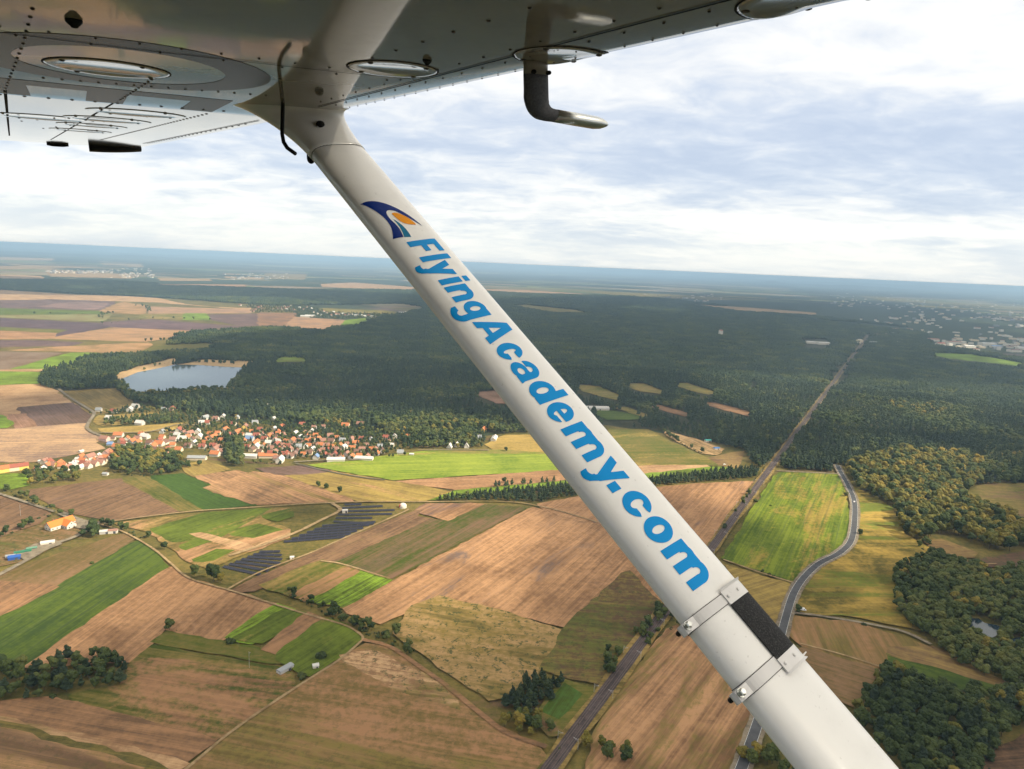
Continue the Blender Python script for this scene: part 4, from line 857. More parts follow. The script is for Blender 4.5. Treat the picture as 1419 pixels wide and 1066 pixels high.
# masts along the railway, poles, cars
def pole(p, name, label, cat, group=None, h=8.0, arm=2.6, rz=0.0):
    e = empty(name, (p[0], p[1], .0), rz)
    mb = MB(); mb.tube([(0, 0, -.5), (0, 0, h)], [.17, .11], 8); mb.build('post', ALU, e)
    ab = MB(); ab.tube([(0, 0, h - .9), (arm, 0, h - .5)], .07, 6); ab.tube([(0, 0, h - 2.1), (arm, 0, h - .55)], .05, 6); ab.build('arm', ALU, e)
    ib = MB(); ib.tube([(arm, 0, h - .5), (arm, 0, h - 1.3)], [.10, .05], 8); ib.build('insulator', plain('porcelain', (.3, .2, .15)), e)
    tag(e, label, cat, group)
k = 0
for s_ in np.arange(60, 1500, 55):
    for sd in (-1, 1):
        q = ra + dirv * s_ + RN * 6.6 * sd
        pole(q, 'railway_mast', 'grey steel mast with side arm at the edge of the railway bed', 'mast', 'masts along the railway', 7.6, 3.4, rang + (math.pi / 2 if sd < 0 else -math.pi / 2))
pole(g(*Z('Y', (185, 490))[0]), 'utility_pole', 'thin grey pole alone in the brown field at the left edge', 'pole', None, 13, 1.2)
pole(g(*Z('C', (1130, 612))[0]), 'utility_pole', 'thin grey pole on the narrow green strip left of the sandy track', 'pole', None, 13, 1.2)
def car(x, y, colm, label, ang, van=False):
    p = g(x, y); e = empty('van' if van else 'car', (p[0], p[1], LAYER[0] * 0 + 1.0), ang); e.location.z = LAYER[0]
    prof = [(-2.1, .35), (2.1, .35), (2.15, .8), (1.2, .95), (.55, 1.45), (-1.3, 1.48), (-2.0, .98), (-2.15, .8)] if not van else [(-2.6, .4), (2.6, .4), (2.6, 1.1), (1.9, 1.3), (1.4, 2.2), (-2.5, 2.25), (-2.6, .9)]
    mb = MB(); mb.loft([[(a, s_, z) for a, z in prof] for s_ in (-.86, .86)]); mb.build('body', colm, e)
    wb = MB(); x0, x1, z0, z1 = (-1.2, .8, .98, 1.4) if not van else (.9, 1.75, 1.35, 2.0)
    for s_ in (-.87, .87): wb.box(((x0 + x1) / 2, s_, (z0 + z1) / 2), (x1 - x0, .03, z1 - z0))
    wb.build('window', GLASS, e)
    for a in (-1.35, 1.35):
        for s_ in (-.8, .8):
            tb = MB(); tb.tube([(a, s_ - .1, .32), (a, s_ + .1, .32)], .32, 14); tb.build('wheel', ROOFM['dark'], e)
    tag(e, label, 'van' if van else 'car')
WP = NT('white_car_paint').bsdf((.8, .8, .8), .25, .5)
car(1183.5, 698, WP, 'small white car driving on the curving asphalt road', angle_of((1183, 710), (1184, 690)))
car(1112, 849, WP, 'white van parked by the lane junction beside the asphalt road', angle_of(*Z('H', (425, 158), (560, 175))), True)
car(1004, 646, WP, 'white car on the lane by the railway crossing and green field edge', .4)
# ------------------------------------------------------------------ sowing the woods
PINE = dict(pine=.86, broadleaf=.14); MIX = dict(pine=.45, broadleaf=.5, gold=.05); BROAD = dict(broadleaf=.96, gold=.04); AUT = dict(broadleaf=.35, gold=.65)
wood('main', Z('P', (50, 538), (62, 512), (130, 497), (205, 492), (235, 478), (255, 462), (380, 455), (470, 452), (560, 436), (600, 425), (660, 418), (800, 425), (1000, 430), (1280, 462), (1290, 480), (1480, 507), (1560, 690), (1419, 676), (1340, 672), (1310, 640), (1180, 642), (1172, 655), (1086, 650), (1052, 655), (1031, 626), (975, 612), (917, 596), (842, 592), (760, 598), (700, 602), (660, 597), (640, 612), (600, 617), (580, 606), (520, 596), (470, 592), (420, 588), (330, 578), (260, 572), (180, 557), (172, 548), (50, 540)), 8.2, PINE)
def far_wood(pts):
    poly = G(pts); Q = grid_in(poly, 40, .15); FARPTS.append(Q[clear_of_fields(Q)])
far_wood(Z('P', (-100, 384), (0, 388), (150, 390), (300, 398), (400, 402), (600, 402), (900, 412), (1270, 455), (1000, 431), (800, 426), (600, 429), (560, 421), (400, 424), (330, 421), (210, 412), (0, 402), (-100, 398)))
wood('belt', Z('P', (590, 690), (650, 681), (770, 662), (860, 662), (960, 656), (1048, 650), (1056, 662), (960, 670), (860, 678), (745, 697), (702, 696), (590, 695)), 5.5, dict(pine=.9, broadleaf=.1), (.5, .7))
wood('copse', Z('C', (-60, 620), (0, 612), (60, 608), (110, 602), (200, 592), (300, 572), (420, 562), (560, 572), (578, 590), (560, 690), (400, 718), (240, 740), (0, 772), (-60, 775)), 7.2, dict(pine=.25, broadleaf=.75), (.55, .85), free=True)
wood('plot', Z('F', (958, 395), (1075, 270), (1190, 302), (1090, 435), (1040, 440)), 5.2, dict(pine=1.0), (.5, .72), free=True)
wood('plot_edge', Z('F', (930, 420), (1040, 430), (1090, 440), (1140, 470), (1170, 520), (1110, 540), (1010, 505), (960, 480)), 7, dict(broadleaf=.6, gold=.25, bush=.15), (.4, .75), free=True)
wood('gold', Z('G', (655, 300), (700, 250), (800, 225), (900, 205), (1050, 215), (1200, 235), (1250, 290), (1230, 345), (1150, 400), (1280, 452), (1380, 500), (1419, 520), (1560, 560), (1560, 660), (1419, 620), (1330, 640), (1230, 610), (1100, 560), (960, 590), (900, 555), (880, 500), (850, 440), (760, 400), (690, 355)), 9.4, AUT, (.85, 1.45), free=True)
wood('gold_edge', Z('G', (940, 600), (990, 585), (1060, 640), (1060, 665), (1000, 640)), 7, dict(broadleaf=.5, bush=.5), (.5, .8), free=True)
wood('wood_side', Z('G', (1240, 200), (1419, 190), (1600, 200), (1600, 340), (1419, 335), (1330, 330), (1290, 300), (1260, 240)), 9, dict(broadleaf=.8, gold=.2), (.7, 1.0), free=True)
wood('pond_wood', Z('P', (1237, 797), (1262, 780), (1300, 770), (1340, 783), (1380, 798), (1430, 788), (1520, 800), (1520, 975), (1440, 948), (1400, 955), (1360, 938), (1320, 917), (1290, 892), (1262, 873), (1243, 847)), 6.6, BROAD, (.68, 1.02), free=True)
WET = [G(pond_) for pond_ in (Z('H', (1175, 178), (1215, 172), (1260, 192), (1315, 203), (1322, 275), (1280, 290), (1225, 270), (1185, 250)), Z('H', (1345, 280), (1390, 255), (1425, 280), (1419, 300), (1370, 315)))]
wood('corner', Z('P', (1180, 992), (1198, 962), (1222, 930), (1240, 928), (1262, 942), (1330, 962), (1385, 968), (1430, 945), (1520, 965), (1520, 1040), (1430, 1012), (1400, 1025), (1370, 1045), (1365, 1180), (1300, 1180), (1250, 1075), (1210, 1040)), 6.4, dict(broadleaf=.75, pine=.2, gold=.05), (.62, .95), free=True)
wood('rail_wood', Z('G', (395, 285), (420, 250), (560, 225), (640, 240), (640, 298), (550, 290)), 8, PINE, (.6, .9), free=True)
wood('village', Z('V', (100, 30), (600, 10), (1419, -40), (1419, 330), (1240, 320), (1120, 310), (960, 340), (760, 300), (600, 200), (500, 110), (120, 90)), 8.0, MIX, (.32, .66), floor=False, thin=.15)
wood('village', Z('X', (0, -30), (560, -30), (900, 40), (1230, 100), (1300, 180), (1290, 270), (900, 270), (780, 290), (700, 310), (600, 330), (0, 340)), 7.2, MIX, (.32, .68), floor=False)
wood('village', Z('X', (560, 100), (900, 60), (1230, 110), (1250, 265), (900, 275), (800, 260), (760, 200)), 8, MIX, (.6, .9), floor=False)
wood('village', Z('V', (290, 300), (420, 290), (640, 330), (720, 350), (720, 440), (540, 470), (300, 450), (240, 440), (240, 410)), 8, dict(broadleaf=.75, gold=.25), (.6, .95), floor=False)
wood('village', Z('V', (1000, 230), (1120, 230), (1120, 400), (1040, 420), (1000, 380)), 7.5, dict(broadleaf=.8, pine=.2), (.7, 1.05), floor=False)
line_of('village', Z('V', (330, 455), (480, 470), (640, 450), (730, 430), (860, 400)), 5, dict(broadleaf=.8, bush=.2), (.5, .8), 5)
line_of('village', Z('V', (1130, 400), (1250, 385), (1400, 395)), 6, dict(broadleaf=.4, bush=.6), (.4, .6), 5)
line_of('village', Z('X', (240, 345), (420, 340), (600, 335), (780, 320), (870, 318)), 9, dict(broadleaf=.4, bush=.6), (.4, .6), 4)
wood('village', Z('Y', (0, 130), (240, 90), (540, 100), (720, 60), (700, 180), (240, 215), (0, 240)), 9, dict(broadleaf=.8, gold=.2), (.55, .9), floor=False, thin=.15)
wood('village', Z('V', (220, 110), (470, 90), (700, 90), (680, 130), (400, 140), (220, 150)), 8.5, dict(pine=.5, broadleaf=.5), (.6, .8), floor=False, free=True)
wood('far_village', Z('D', (-60, 130), (160, 130), (280, 160), (600, 180), (600, 205), (420, 200), (200, 200), (-60, 170)), 20, MIX, (.5, .8), floor=False, far=False)
HB = dict(bush=.65, broadleaf=.35)
line_of('rail_hedge', Z('T', (20, 440), (60, 390), (130, 320), (190, 250)), 4.0, dict(broadleaf=.7, bush=.3), (.5, .85), 5)
line_of('rail_hedge', Z('T', (60, 470), (120, 420), (200, 350)), 5.0, dict(broadleaf=.6, bush=.4), (.4, .7), 5)
line_of('rail_hedge', Z('F', (1340, 280), (1380, 220), (1419, 180)), 3.5, dict(broadleaf=.8, bush=.2), (.5, .8), 6)
line_of('rail_hedge', Z('G', (110, 560), (170, 480), (230, 390), (300, 300)), 11, HB, (.4, .75), 4)
line_of('rail_hedge', Z('F', (1170, 560), (1240, 470), (1300, 400)), 12, HB, (.5, .8), 3)
line_of('rail_corner', Z('F', (1300, 560), (1350, 590), (1419, 600), (1500, 610)), 4.5, dict(broadleaf=.6, gold=.4), (.5, .8), 5)
line_of('rail_corner', Z('H', (240, 800), (300, 780), (360, 800), (420, 830)), 4, dict(broadleaf=.7, gold=.3), (.6, .9), 6)
line_of('path_hedge', Z('E', (100, 520), (200, 560), (300, 605), (380, 640), (440, 675), (520, 705)), 2.6, dict(bush=.6, broadleaf=.4), (.38, .68), 4)
line_of('path_hedge', Z('E', (270, 590), (380, 645), (540, 710), (600, 760)), 2.4, dict(bush=.8, broadleaf=.2), (.5, .85), 5)
line_of('lane_hedge', Z('B', (20, 500), (100, 535), (200, 570), (270, 600), (330, 625), (450, 670)), 7, HB, (.5, .8), 3)
line_of('lane_hedge', Z('B', (490, 665), (570, 680), (640, 700), (720, 740)), 4.5, HB, (.5, .8), 4)
line_of('farm_trees', Z('B', (0, 735), (50, 710), (130, 680), (220, 630), (245, 615)), 7.5, dict(broadleaf=.8, bush=.2), (.5, .85), 3)
line_of('farm_trees', Z('B', (425, 705), (450, 690), (470, 715), (440, 720), (480, 700)), 4, dict(broadleaf=.9, bush=.1), (.6, .95), 5)
line_of('road_trees', Z('G', (560, 700), (640, 650), (700, 600), (715, 540)), 26, HB, (.4, .6), 1)
line_of('plain_trees', Z('A', (490, 430), (520, 410), (560, 405)), 22, BROAD, (.8, 1.1), 12); line_of('plain_trees', Z('A', (670, 370), (720, 375), (735, 400)), 20, BROAD, (.7, 1), 10)
line_of('plain_trees', Z('A', (0, 412), (300, 408), (545, 408)), 60, HB, (.7, 1), 6); line_of('plain_trees', Z('A', (500, 460), (740, 432), (1040, 440)), 45, HB, (.7, 1), 6); line_of('plain_trees', Z('A', (720, 545), (900, 540), (1090, 548)), 16, BROAD, (.7, 1), 8)
line_of('beach_trees', Z('A', (690, 690), (800, 655), (880, 632)), 22, HB, (.6, .8), 6); line_of('beach_trees', Z('A', (880, 652), (960, 650), (1160, 660)), 12, BROAD, (.6, .9), 4)
line_of('plot_line', Z('S', (765, 530), (830, 572), (930, 620)), 4.5, HB, (.6, .8), 2)
line_of('strip_hedge', Z('C', (670, 510), (740, 445), (800, 440)), 7, dict(bush=1), (.25, .4), 1); line_of('strip_hedge', Z('C', (800, 440), (900, 465), (1000, 490), (1150, 520), (1300, 560)), 10, dict(bush=1), (.2, .38), 1); line_of('strip_hedge', Z('C', (690, 515), (900, 555), (1120, 600), (1230, 620)), 9, dict(bush=1), (.2, .35), 1)
lone(*Z('C', (882, 192))[0], 'broadleaf', .8, 'dark rounded tree left of the big tree below the solar panels')
lone(*Z('C', (968, 215))[0], 'broadleaf', 1.25, 'biggest lone green tree, at the lane bend below the solar panels'); lone(*Z('C', (1000, 222))[0], 'gold', .7, 'smaller yellowish tree close right of the biggest lone tree')
lone(*Z('C', (768, 438))[0], 'broadleaf', .78, 'lone olive tree at the corner of the tan field and green strips')
lone(*Z('C', (1046, 497))[0], 'bush', 1.3, 'round bush at the lower tip of the bright green strip field')
lone(*Z('C', (420, 136))[0], 'bush', .9, 'small dark bush alone between the brown and green field at left')
lone(*Z('C', (240, 742))[0], 'bush', .9, 'small bush below the dark copse at lower left')
lone(*Z('C', (745, 72))[0], 'broadleaf', .62, 'dark bush tree on the lane bank above the tan field')
lone(*Z('F', (238, 205))[0], 'bush', 1.5, 'dark low tree alone in the green plot beside the sandy track bend'); lone(*Z('F', (165, 282))[0], 'bush', 1.3, 'bush between the grey shed and the sandy track')
for q, (x, y) in zip(('left', 'middle', 'right'), ((262, 952), (297, 962), (357, 978))): lone(*Z('D', (x, y))[0], 'broadleaf', .6, q + ' one of three small trees on the field edge above the solar panels')
lone(*Z('D', (1092, 935))[0], 'broadleaf', .62, 'single small tree in the tan strip before the pine belt, left of the strut'); lone(*Z('D', (1100, 793))[0], 'broadleaf', .6, 'single small tree in the golden field left of the strut')
lone(*Z('G', (333, 440))[0], 'bush', .7, 'small bush out in the green field beside the railway'); lone(*Z('G', (655, 398))[0], 'broadleaf', .6, 'small dark tree at the top of the road curve'); lone(*Z('G', (716, 562))[0], 'broadleaf', .6, 'small dark tree on the outer side of the road curve')
lone(*Z('G', (268, 418))[0], 'bush', 1.2, 'round bush on the right bank of the railway'); lone(*Z('G', (450, 895))[0], 'broadleaf', .55, 'small tree left of the white van at the lane junction')
lone(*Z('H', (735, 212))[0], 'bush', .9, 'small dark bush on the grey lane across the right fields')
for x, y in ((300, 720), (325, 735), (345, 742)): lone(*Z('G', (x, y))[0], 'bush', .8, 'low dark bushes in a short row on the green field edge')
lone(*Z('F', (1020, 480))[0], 'gold', .85, 'yellow brown autumn tree in front of the square pine plot'); lone(*Z('G', (412, 262))[0], 'gold', .8, 'reddish autumn tree by the railway at the wood edge')

tr = [t for t in TREES if not any(pip(np.array([[t[0], t[1]]]), q)[0] for q in WET if np.linalg.norm(q.mean(0) - np.array(t[:2])) < 120)]
T_ = np.array([(t[0], t[1]) for t in tr]); sc_ = np.array([t[3] for t in tr])
P3 = np.c_[T_, np.full(len(T_), 7.0)]; d_ = (P3 - CAM) @ RW; f_ = -d_[:, 2]; f_ = np.where(f_ > 1, f_, 1e9)
px, py = CX + FPX * d_[:, 0] / f_, CY - FPX * d_[:, 1] / f_
hid = (px > 424 + (py - 211) / 1.263 - 2) & (px < 501 + (py - 202) / 1.158 + 2) & (py > 200)
show = (f_ < 1e8) & (px > 4) & (px < 1415) & (py > 0) & (py < 1062) & ~hid
lone_ = np.array([' ' in t[4] for t in tr]); kh = np.array([{'bush': 3.2, 'pine': 14.5}.get(t[2], 12.5) for t in tr])
score = np.where(show, kh * sc_ / f_, 0) + lone_ * 10
order = np.argsort(-score); chosen = set(order[:296].tolist())
LBL = dict(pond_wood='green broadleaf tree in the wood around the small dark pond', corner='dark tree in the shaded wood filling the lower right corner', gold='golden green tree in the sunlit autumn wood right of the road',
           copse='dark pine in the copse at the lower left between the fields', plot='young conifer in the square plot beside the railway', plot_edge='olive shrub tree between the square pine plot and railway',
           rail_hedge='dense green tree in the hedge beside the railway', rail_corner='bushy autumn tree at the bottom edge near the railway and road', path_hedge='bushy green growth in the hedge along the winding track',
           lane_hedge='green shrub in the hedge along the gravel lane', farm_trees='dark tree in the rows around the orange roofed farmhouse', belt='pine in the long narrow belt crossing behind the strut', strip_hedge='low dark shrub in the thin hedges between narrow green strips')
NMK = dict(pine='pine_tree', broadleaf='broadleaf_tree', gold='autumn_tree', bush='bush')
KW = dict(pine='conifer', broadleaf='green broadleaf tree', gold='yellow autumn tree', bush='low bush')
WHERE = dict(pond_wood='in the wood around the small dark pond', corner='in the shaded wood filling the lower right corner', gold='in the sunlit autumn wood right of the road', gold_edge='at the tip of the autumn wood', copse='in the copse at the lower left between the fields', plot='in the square plot beside the railway',
             plot_edge='between the square pine plot and the railway', rail_hedge='in the hedge beside the railway', rail_corner='at the bottom edge between railway and road', path_hedge='in the hedge along the winding track', lane_hedge='in the hedge along the gravel lane', farm_trees='in the rows around the orange roofed farmhouse',
             belt='in the long belt crossing behind the strut', strip_hedge='in the thin hedges between narrow green strips', road_trees='beside the curving asphalt road', village='in the gardens of the main village', main='in the great pine wood', rail_wood='in the wood corner at the railway crossing', wood_side='beyond the autumn wood at the right edge')
print('trees', len(tr), 'individual', len(chosen))
for i in sorted(chosen):
    x, y, kd, s_, patch = tr[i]; v_ = i % NV
    e = empty(NMK[kd], (x, y, 0), rng.uniform(0, 6.28)); e.scale = (s_, s_, s_ * rng.uniform(.9, 1.12))
    child('crown', NEAR[kd][v_][0], e); child('trunk', NEAR[kd][v_][1], e)
    if ' ' in patch: tag(e, patch, 'bush' if kd == 'bush' else 'tree', 'bushes in the field edge row' if 'row on' in patch else None)
    else:
        wh = WHERE.get(patch, 'among the fields'); tag(e, KW[kd] + ' ' + wh, 'bush' if kd == 'bush' else 'tree', KW[kd] + 's ' + wh)
rest = np.array([i for i in range(len(tr)) if i not in chosen])
scatter('forest', np.c_[T_[rest], np.zeros(len(rest))], [KN.index(tr[i][2]) * NV + i % NV for i in rest], sc_[rest], tree_kinds)['label'] = 'dark woods, hedges and garden trees covering the land'
Q = np.concatenate(FARPTS); print('clumps', len(Q))
scatter('distant_forest', np.c_[Q, np.zeros(len(Q))], rng.integers(0, 6, len(Q)), rng.uniform(.85, 1.1, len(Q)), clump_kinds)['label'] = 'wide dark pine forest reaching towards the horizon'
# ------------------------------------------------------------------ the aeroplane (U outboard, C forward, N up, metres from the camera window)
AU = np.array([-609, 278, 946.]); AU /= np.linalg.norm(AU)
AC = np.array([1560, 200, 946.]); AC -= AU * (AC @ AU); AC /= np.linalg.norm(AC)
AN = np.cross(AU, AC); DW = .2
def ucn(u_, c_, n_): return c2w(np.asarray(AU) * u_ + AC * c_ + AN * n_)
def flat(u_): return DW + .0185 * max(0.0, u_ - 2.12)         # the outer panel turns up a little
def wp(x, y):
    r_ = ray(x, y); n_ = DW
    for _ in range(30): p = r_ * (n_ / (r_ @ AN)); n_ = flat(float(p @ AU))
    return float(p @ AU), float(p @ AC)
plane = empty('aeroplane', ucn(-1.2, .2, .3)); PO = np.array(plane.location)
tag(plane, 'white high wing light aeroplane seen from its window, wing overhead and lettered strut', 'aeroplane')
def part(mb, name, mats, parent=plane, smooth=False):
    v_ = np.concatenate(mb.v) - PO
    o = link(name, mesh(name, v_, mb.f, smooth, mb.mi), mats, parent); return o
def sub(mb, name, mats, parent, smooth=False):
    return part(mb, name, mats, parent, smooth)
def paint_mat(name, col, rough, dirt=.25, wav=0.0, spec=.5, coat=.2):
    t = NT(name); p = t.pos(); n = t.noise(p, 9, 5, .65); n2 = t.noise(t.mapping(p, sc=(1, 1, 1)), 90, 3, .6)
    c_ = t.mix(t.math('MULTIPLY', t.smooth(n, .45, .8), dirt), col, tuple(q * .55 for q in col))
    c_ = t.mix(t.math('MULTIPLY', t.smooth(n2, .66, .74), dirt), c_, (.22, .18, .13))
    nb = t.bump(t.noise(p, 5.0, 2, .5), wav, .02) if wav else None
    return t.bsdf(c_, rough, spec, 0, coat, nb)
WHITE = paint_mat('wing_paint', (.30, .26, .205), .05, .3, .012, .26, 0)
SWHITE = paint_mat('strut_paint', (.88, .85, .80), .36, .24)
FWHITE = paint_mat('fairing_paint', (.86, .83, .78), .2, .25)
SEAM = NT('panel_gap').bsdf((.012, .011, .010), .8, .1)
RIVET = NT('rivet_head').bsdf((.09, .075, .06), .5, .3)
NAVY = NT('registration_paint').bsdf((.05, .046, .06), .25, .03)
BLACK = NT('black_rubber').bsdf((.012, .012, .012), .6, .3)
STEEL = plain('bare_aluminium', (.62, .62, .58), .32, .5, .9, .08, 40)
def le(u_): return float(np.interp(u_, [-1, .44, .76, 1.64, 2.36, 6.2, 6.4], [.745, .737, .720, .660, .60, .50, .45]))
ARC = [(math.cos(a), math.sin(a)) for a in np.linspace(-math.pi / 2, math.pi / 2, 13)]
def section(u_):
    l = le(u_); k = 1 if u_ < 2.3 else 1 - .25 * (u_ - 2.3) / 3.8; te = -.93 * k; D_ = flat(u_)
    low = [(c_, D_) for c_ in np.linspace(te, l - .085, 18)]
    nose = [(l - .085 + .085 * a, D_ + .065 * k * (1 + b)) for a, b in ARC][1:-1]
    top = [(te + (l - .085 - te) * s_, D_ + .13 * k + .06 * k * math.sin(math.pi * s_ ** 1.4)) for s_ in np.linspace(1, .06, 14)]
    return [ucn(u_, c_, n_) for c_, n_ in low + nose + top + [(te - .01, D_ + .012)]]
wb = MB(); us = list(np.linspace(-1.2, 2.12, 35)) + [2.135] + list(np.linspace(2.2, 6.12, 36))
wb.loft([section(u_) for u_ in us])
# drooped tip cap
tipr = []
for k_, (du, sh) in enumerate(((0, 1), (.03, .97), (.055, .85), (.07, .55))):
    s_ = section(6.12); m_ = np.mean(s_, 0)
    tipr.append([m_ + (p - m_) * (1, 1, sh) + c2w(AU * du) - CAM for p in s_])
wb.loft(tipr)
# panel gaps: thin dark strips just under the skin; rivets: small domes
def under(c_, u_):
    l = le(u_); return flat(u_) + (0 if c_ < l - .085 else .065 * (1 - math.sqrt(max(0, 1 - ((c_ - l + .085) / .085) ** 2))))
def gapline(mb, pts, w_, n_=-.0012, mi=1):
    pts = [np.array(p) for p in pts]
    for a, b in zip(pts[:-1], pts[1:]):
        d = (b - a) / np.linalg.norm(b - a); q = np.array([-d[1], d[0]]) * w_ / 2
        for s0_ in np.linspace(0, 1, 7)[:-1]:
            e0, e1_ = a + (b - a) * s0_, a + (b - a) * (s0_ + 1 / 6)
            mb.add([ucn(*w2, under(w2[1], w2[0]) + n_) for w2 in (e0 + q, e1_ + q, e1_ - q, e0 - q)], [(0, 1, 2, 3)], mi)
def rivet(mb, u_, c_, r_=.0036, mi=2):
    r_ *= .8
    n_ = under(c_, u_); k = 7
    v_ = [ucn(u_ + r_ * math.cos(a), c_ + r_ * math.sin(a), n_ - .0004) for a in np.arange(k) * 2 * math.pi / k] + [ucn(u_ + .5 * r_ * math.cos(a), c_ + .5 * r_ * math.sin(a), n_ - .0018) for a in np.arange(k) * 2 * math.pi / k]
    mb.add(v_, [(i, (i + 1) % k, k + (i + 1) % k, k + i) for i in range(k)] + [tuple(range(k, 2 * k))], mi)
def rivets(mb, a, b, step, r_=.0036):
    a, b = np.array(a, float), np.array(b, float); n = max(1, int(np.linalg.norm(b - a) / step))
    for i in range(n + 1):
        q = a + (b - a) * i / n; rivet(mb, q[0], q[1], r_)
sg = [(u_, .597 - .042 * u_) for u_ in np.linspace(-1, 1.75, 8)]; gapline(wb, sg, .0042)
gapline(wb, [(1.265, -.9), (1.26, .1), (1.226, .426), (1.20, .53)], .0045)
gapline(wb, [wp(157, 143), wp(70, 194)], .004); gapline(wb, [wp(7, 125), wp(11, 168), wp(13, 188)], .007)
gapline(wb, [wp(359, 167), wp(198, 199)], .006)
rivets(wb, (-.4, .635), (1.68, .545), .064, .0028); rivets(wb, (-.4, .69), (1.72, .592), .05, .0024); rivets(wb, (.3, .47), (1.15, .40), .075); rivets(wb, (.6, .545), (1.65, .50), .07, .003)
rivets(wb, (1.235, -.5), (1.20, .38), .052, .0032); rivets(wb, (1.29, -.5), (1.25, .5), .085, .0032)
rivets(wb, wp(45, 12), wp(32, 60), .05, .0036); rivets(wb, wp(32, 60), wp(8, 122), .05, .004)
rivets(wb, wp(60, 108), wp(390, 134), .03, .0042); rivets(wb, wp(0, 131), wp(310, 154), .045, .006);
rivets(wb, wp(139, 194), wp(286, 158), .05, .006)
rivets(wb, wp(215, 107), wp(167, 138), .036, .0046)
rivets(wb, wp(30, 168), wp(130, 160), .16, .006); rivets(wb, wp(60, 178), wp(240, 158), .2, .006); rivets(wb, wp(340, 172), wp(205, 199), .09, .006)
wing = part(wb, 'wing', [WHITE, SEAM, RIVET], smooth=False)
for p in wing.data.polygons: p.use_smooth = p.material_index == 0
def disc(u_, c_, r_, name, ring=True):
    mb = MB(); n = 40; rings = []
    def pt(rr, a, nn):
        uu, cc = u_ + rr * math.sin(a), c_ + rr * math.cos(a); return ucn(uu, cc, under(cc, uu) + nn)
    for rr, nn in ((r_, .002), (r_, -.0010), (r_ * .95, -.0016), (r_ * .80, -.0018), (r_ * .74, -.0008), (.0005, -.0008)):
        rings.append([pt(rr, k * 2 * math.pi / n, nn) for k in range(n)])
    mb.loft(rings)
    gp = [pt(r_ + .003, k * 2 * math.pi / n, -.0008) for k in range(n)]
    gi = [pt(r_ - .001, k * 2 * math.pi / n, -.0008) for k in range(n)]
    if ring: mb.add(gp + gi, [(k, (k + 1) % n, n + (k + 1) % n, n + k) for k in range(n)], 1)
    for k in range(4):
        a = .6 + k * math.pi / 2; uu, cc = u_ + r_ * .87 * math.sin(a), c_ + r_ * .87 * math.cos(a); rr = .0044; n0 = under(cc, uu)
        mb.loft([[ucn(uu + q * math.sin(b), cc + q * math.cos(b), n0 - z) for b in np.arange(8) * math.pi / 4] for q, z in ((rr, .001), (rr, .0026), (rr * .5, .0036))], 2)
    o = sub(mb, name, [WHITE, SEAM, RIVET], wing)
    for p in o.data.polygons: p.use_smooth = p.material_index == 0
for u_, c_, r_ in ((1.14, .467, .072), (.872, .612, .066), (.50, .65, .066), (1.50, .077, .097), (1.20, -.135, .07)): disc(u_, c_, r_, 'inspection_cover')
for x, y, r_ in ((190, 157, .13), (150, 166, .13), (128, 174, .12), (112, 181, .12), (60, 163, .15)):
    u_, c_ = wp(x, y); disc(u_, c_, r_, 'inspection_cover', False)
# dark registration letters under the wing: O and the next one
lb = MB(); n = 64; oc, ou, oh, ow, st = .10, 1.465, .24, .268, .078
ro = [ucn(ou + ow * math.sin(a), oc + oh * math.cos(a), DW - .0006) for a in np.arange(n) * 2 * math.pi / n]; ri = [ucn(ou + (ow - st) * math.sin(a), oc + (oh - st) * math.cos(a), DW - .0006) for a in np.arange(n) * 2 * math.pi / n]
lb.add(ro + ri, [(k, (k + 1) % n, n + (k + 1) % n, n + k) for k in range(n)])
sub(lb, 'registration_letter', [NAVY], wing)
lb = MB()
def bar(u0, u1, ca, cb): lb.add([ucn(u0, ca, DW - .0006), ucn(u1, ca, DW - .0006), ucn(u1, cb, DW - .0006), ucn(u0, cb, DW - .0006)], [(0, 1, 2, 3)])
bar(1.80, 1.885, -.14, .34); bar(1.885, 2.10, .262, .34); bar(1.885, 2.10, .05, .13); bar(1.885, 2.10, -.14, -.062)
sub(lb, 'registration_letter', [NAVY], wing)
# little drains and knobs
def knob(x, y, s_, name):
    u_, c_ = wp(x, y); mb = MB(); n0 = under(c_, u_)
    mb.loft([[ucn(u_ + s_ * r_ * math.sin(b), c_ + s_ * 1.5 * r_ * math.cos(b), n0 - z * s_) for b in np.arange(10) * math.pi / 5] for r_, z in ((1, 0), (1, .5), (.7, 1.0), (.5, 1.2), (.4, 1.5), (.1, 1.6))])
    sub(mb, name, [BLACK], wing, True)
knob(102, 27, .0065, 'fuel_drain'); knob(592, 83, .005, 'fuel_drain')
# bent vent pipe behind the strut
mb = MB(); path = []
for x, y, dz in ((392, 141, 0), (391.5, 165, 0), (391, 186, 0), (393, 197, 0), (398, 205, -.01), (409, 213, -.03)):
    path.append(c2w(ray(x, y) * (1.60 + dz) / FPX))
mb.tube([path[0] + (path[0] - path[1]) * .1] + path, .0046, 12); sub(mb, 'vent_pipe', [BLACK], wing, True)
# tip lamp
mb = MB(); t0, t1 = wp(128, 199), wp(192, 204); rings = []
for k_ in range(9):
    s_ = k_ / 8; u_ = 6.1 + .1 * s_; c_ = .13 + .34 * s_; h = .045 * (1 - .55 * s_ ** 2)
    rings.append([ucn(u_ - .06 + .07 * math.cos(b), c_, flat(6.1) + .012 - (h / 2) + (h / 2 + .012) * math.sin(b)) for b in np.arange(14) * 2 * math.pi / 14])
mb.loft(rings); sub(mb, 'tip_lamp', [BLACK], wing, True)
mb = MB(); mb.loft([[ucn(6.16 + r_ * .03 * math.cos(b), -.06 + r_ * .07 * math.sin(b), flat(6.1) - .012 - z) for b in np.arange(10) * math.pi / 5] for r_, z in ((1, -.03), (1, 0), (.5, .006))]); sub(mb, 'tip_fairing', [BLACK], wing, True)

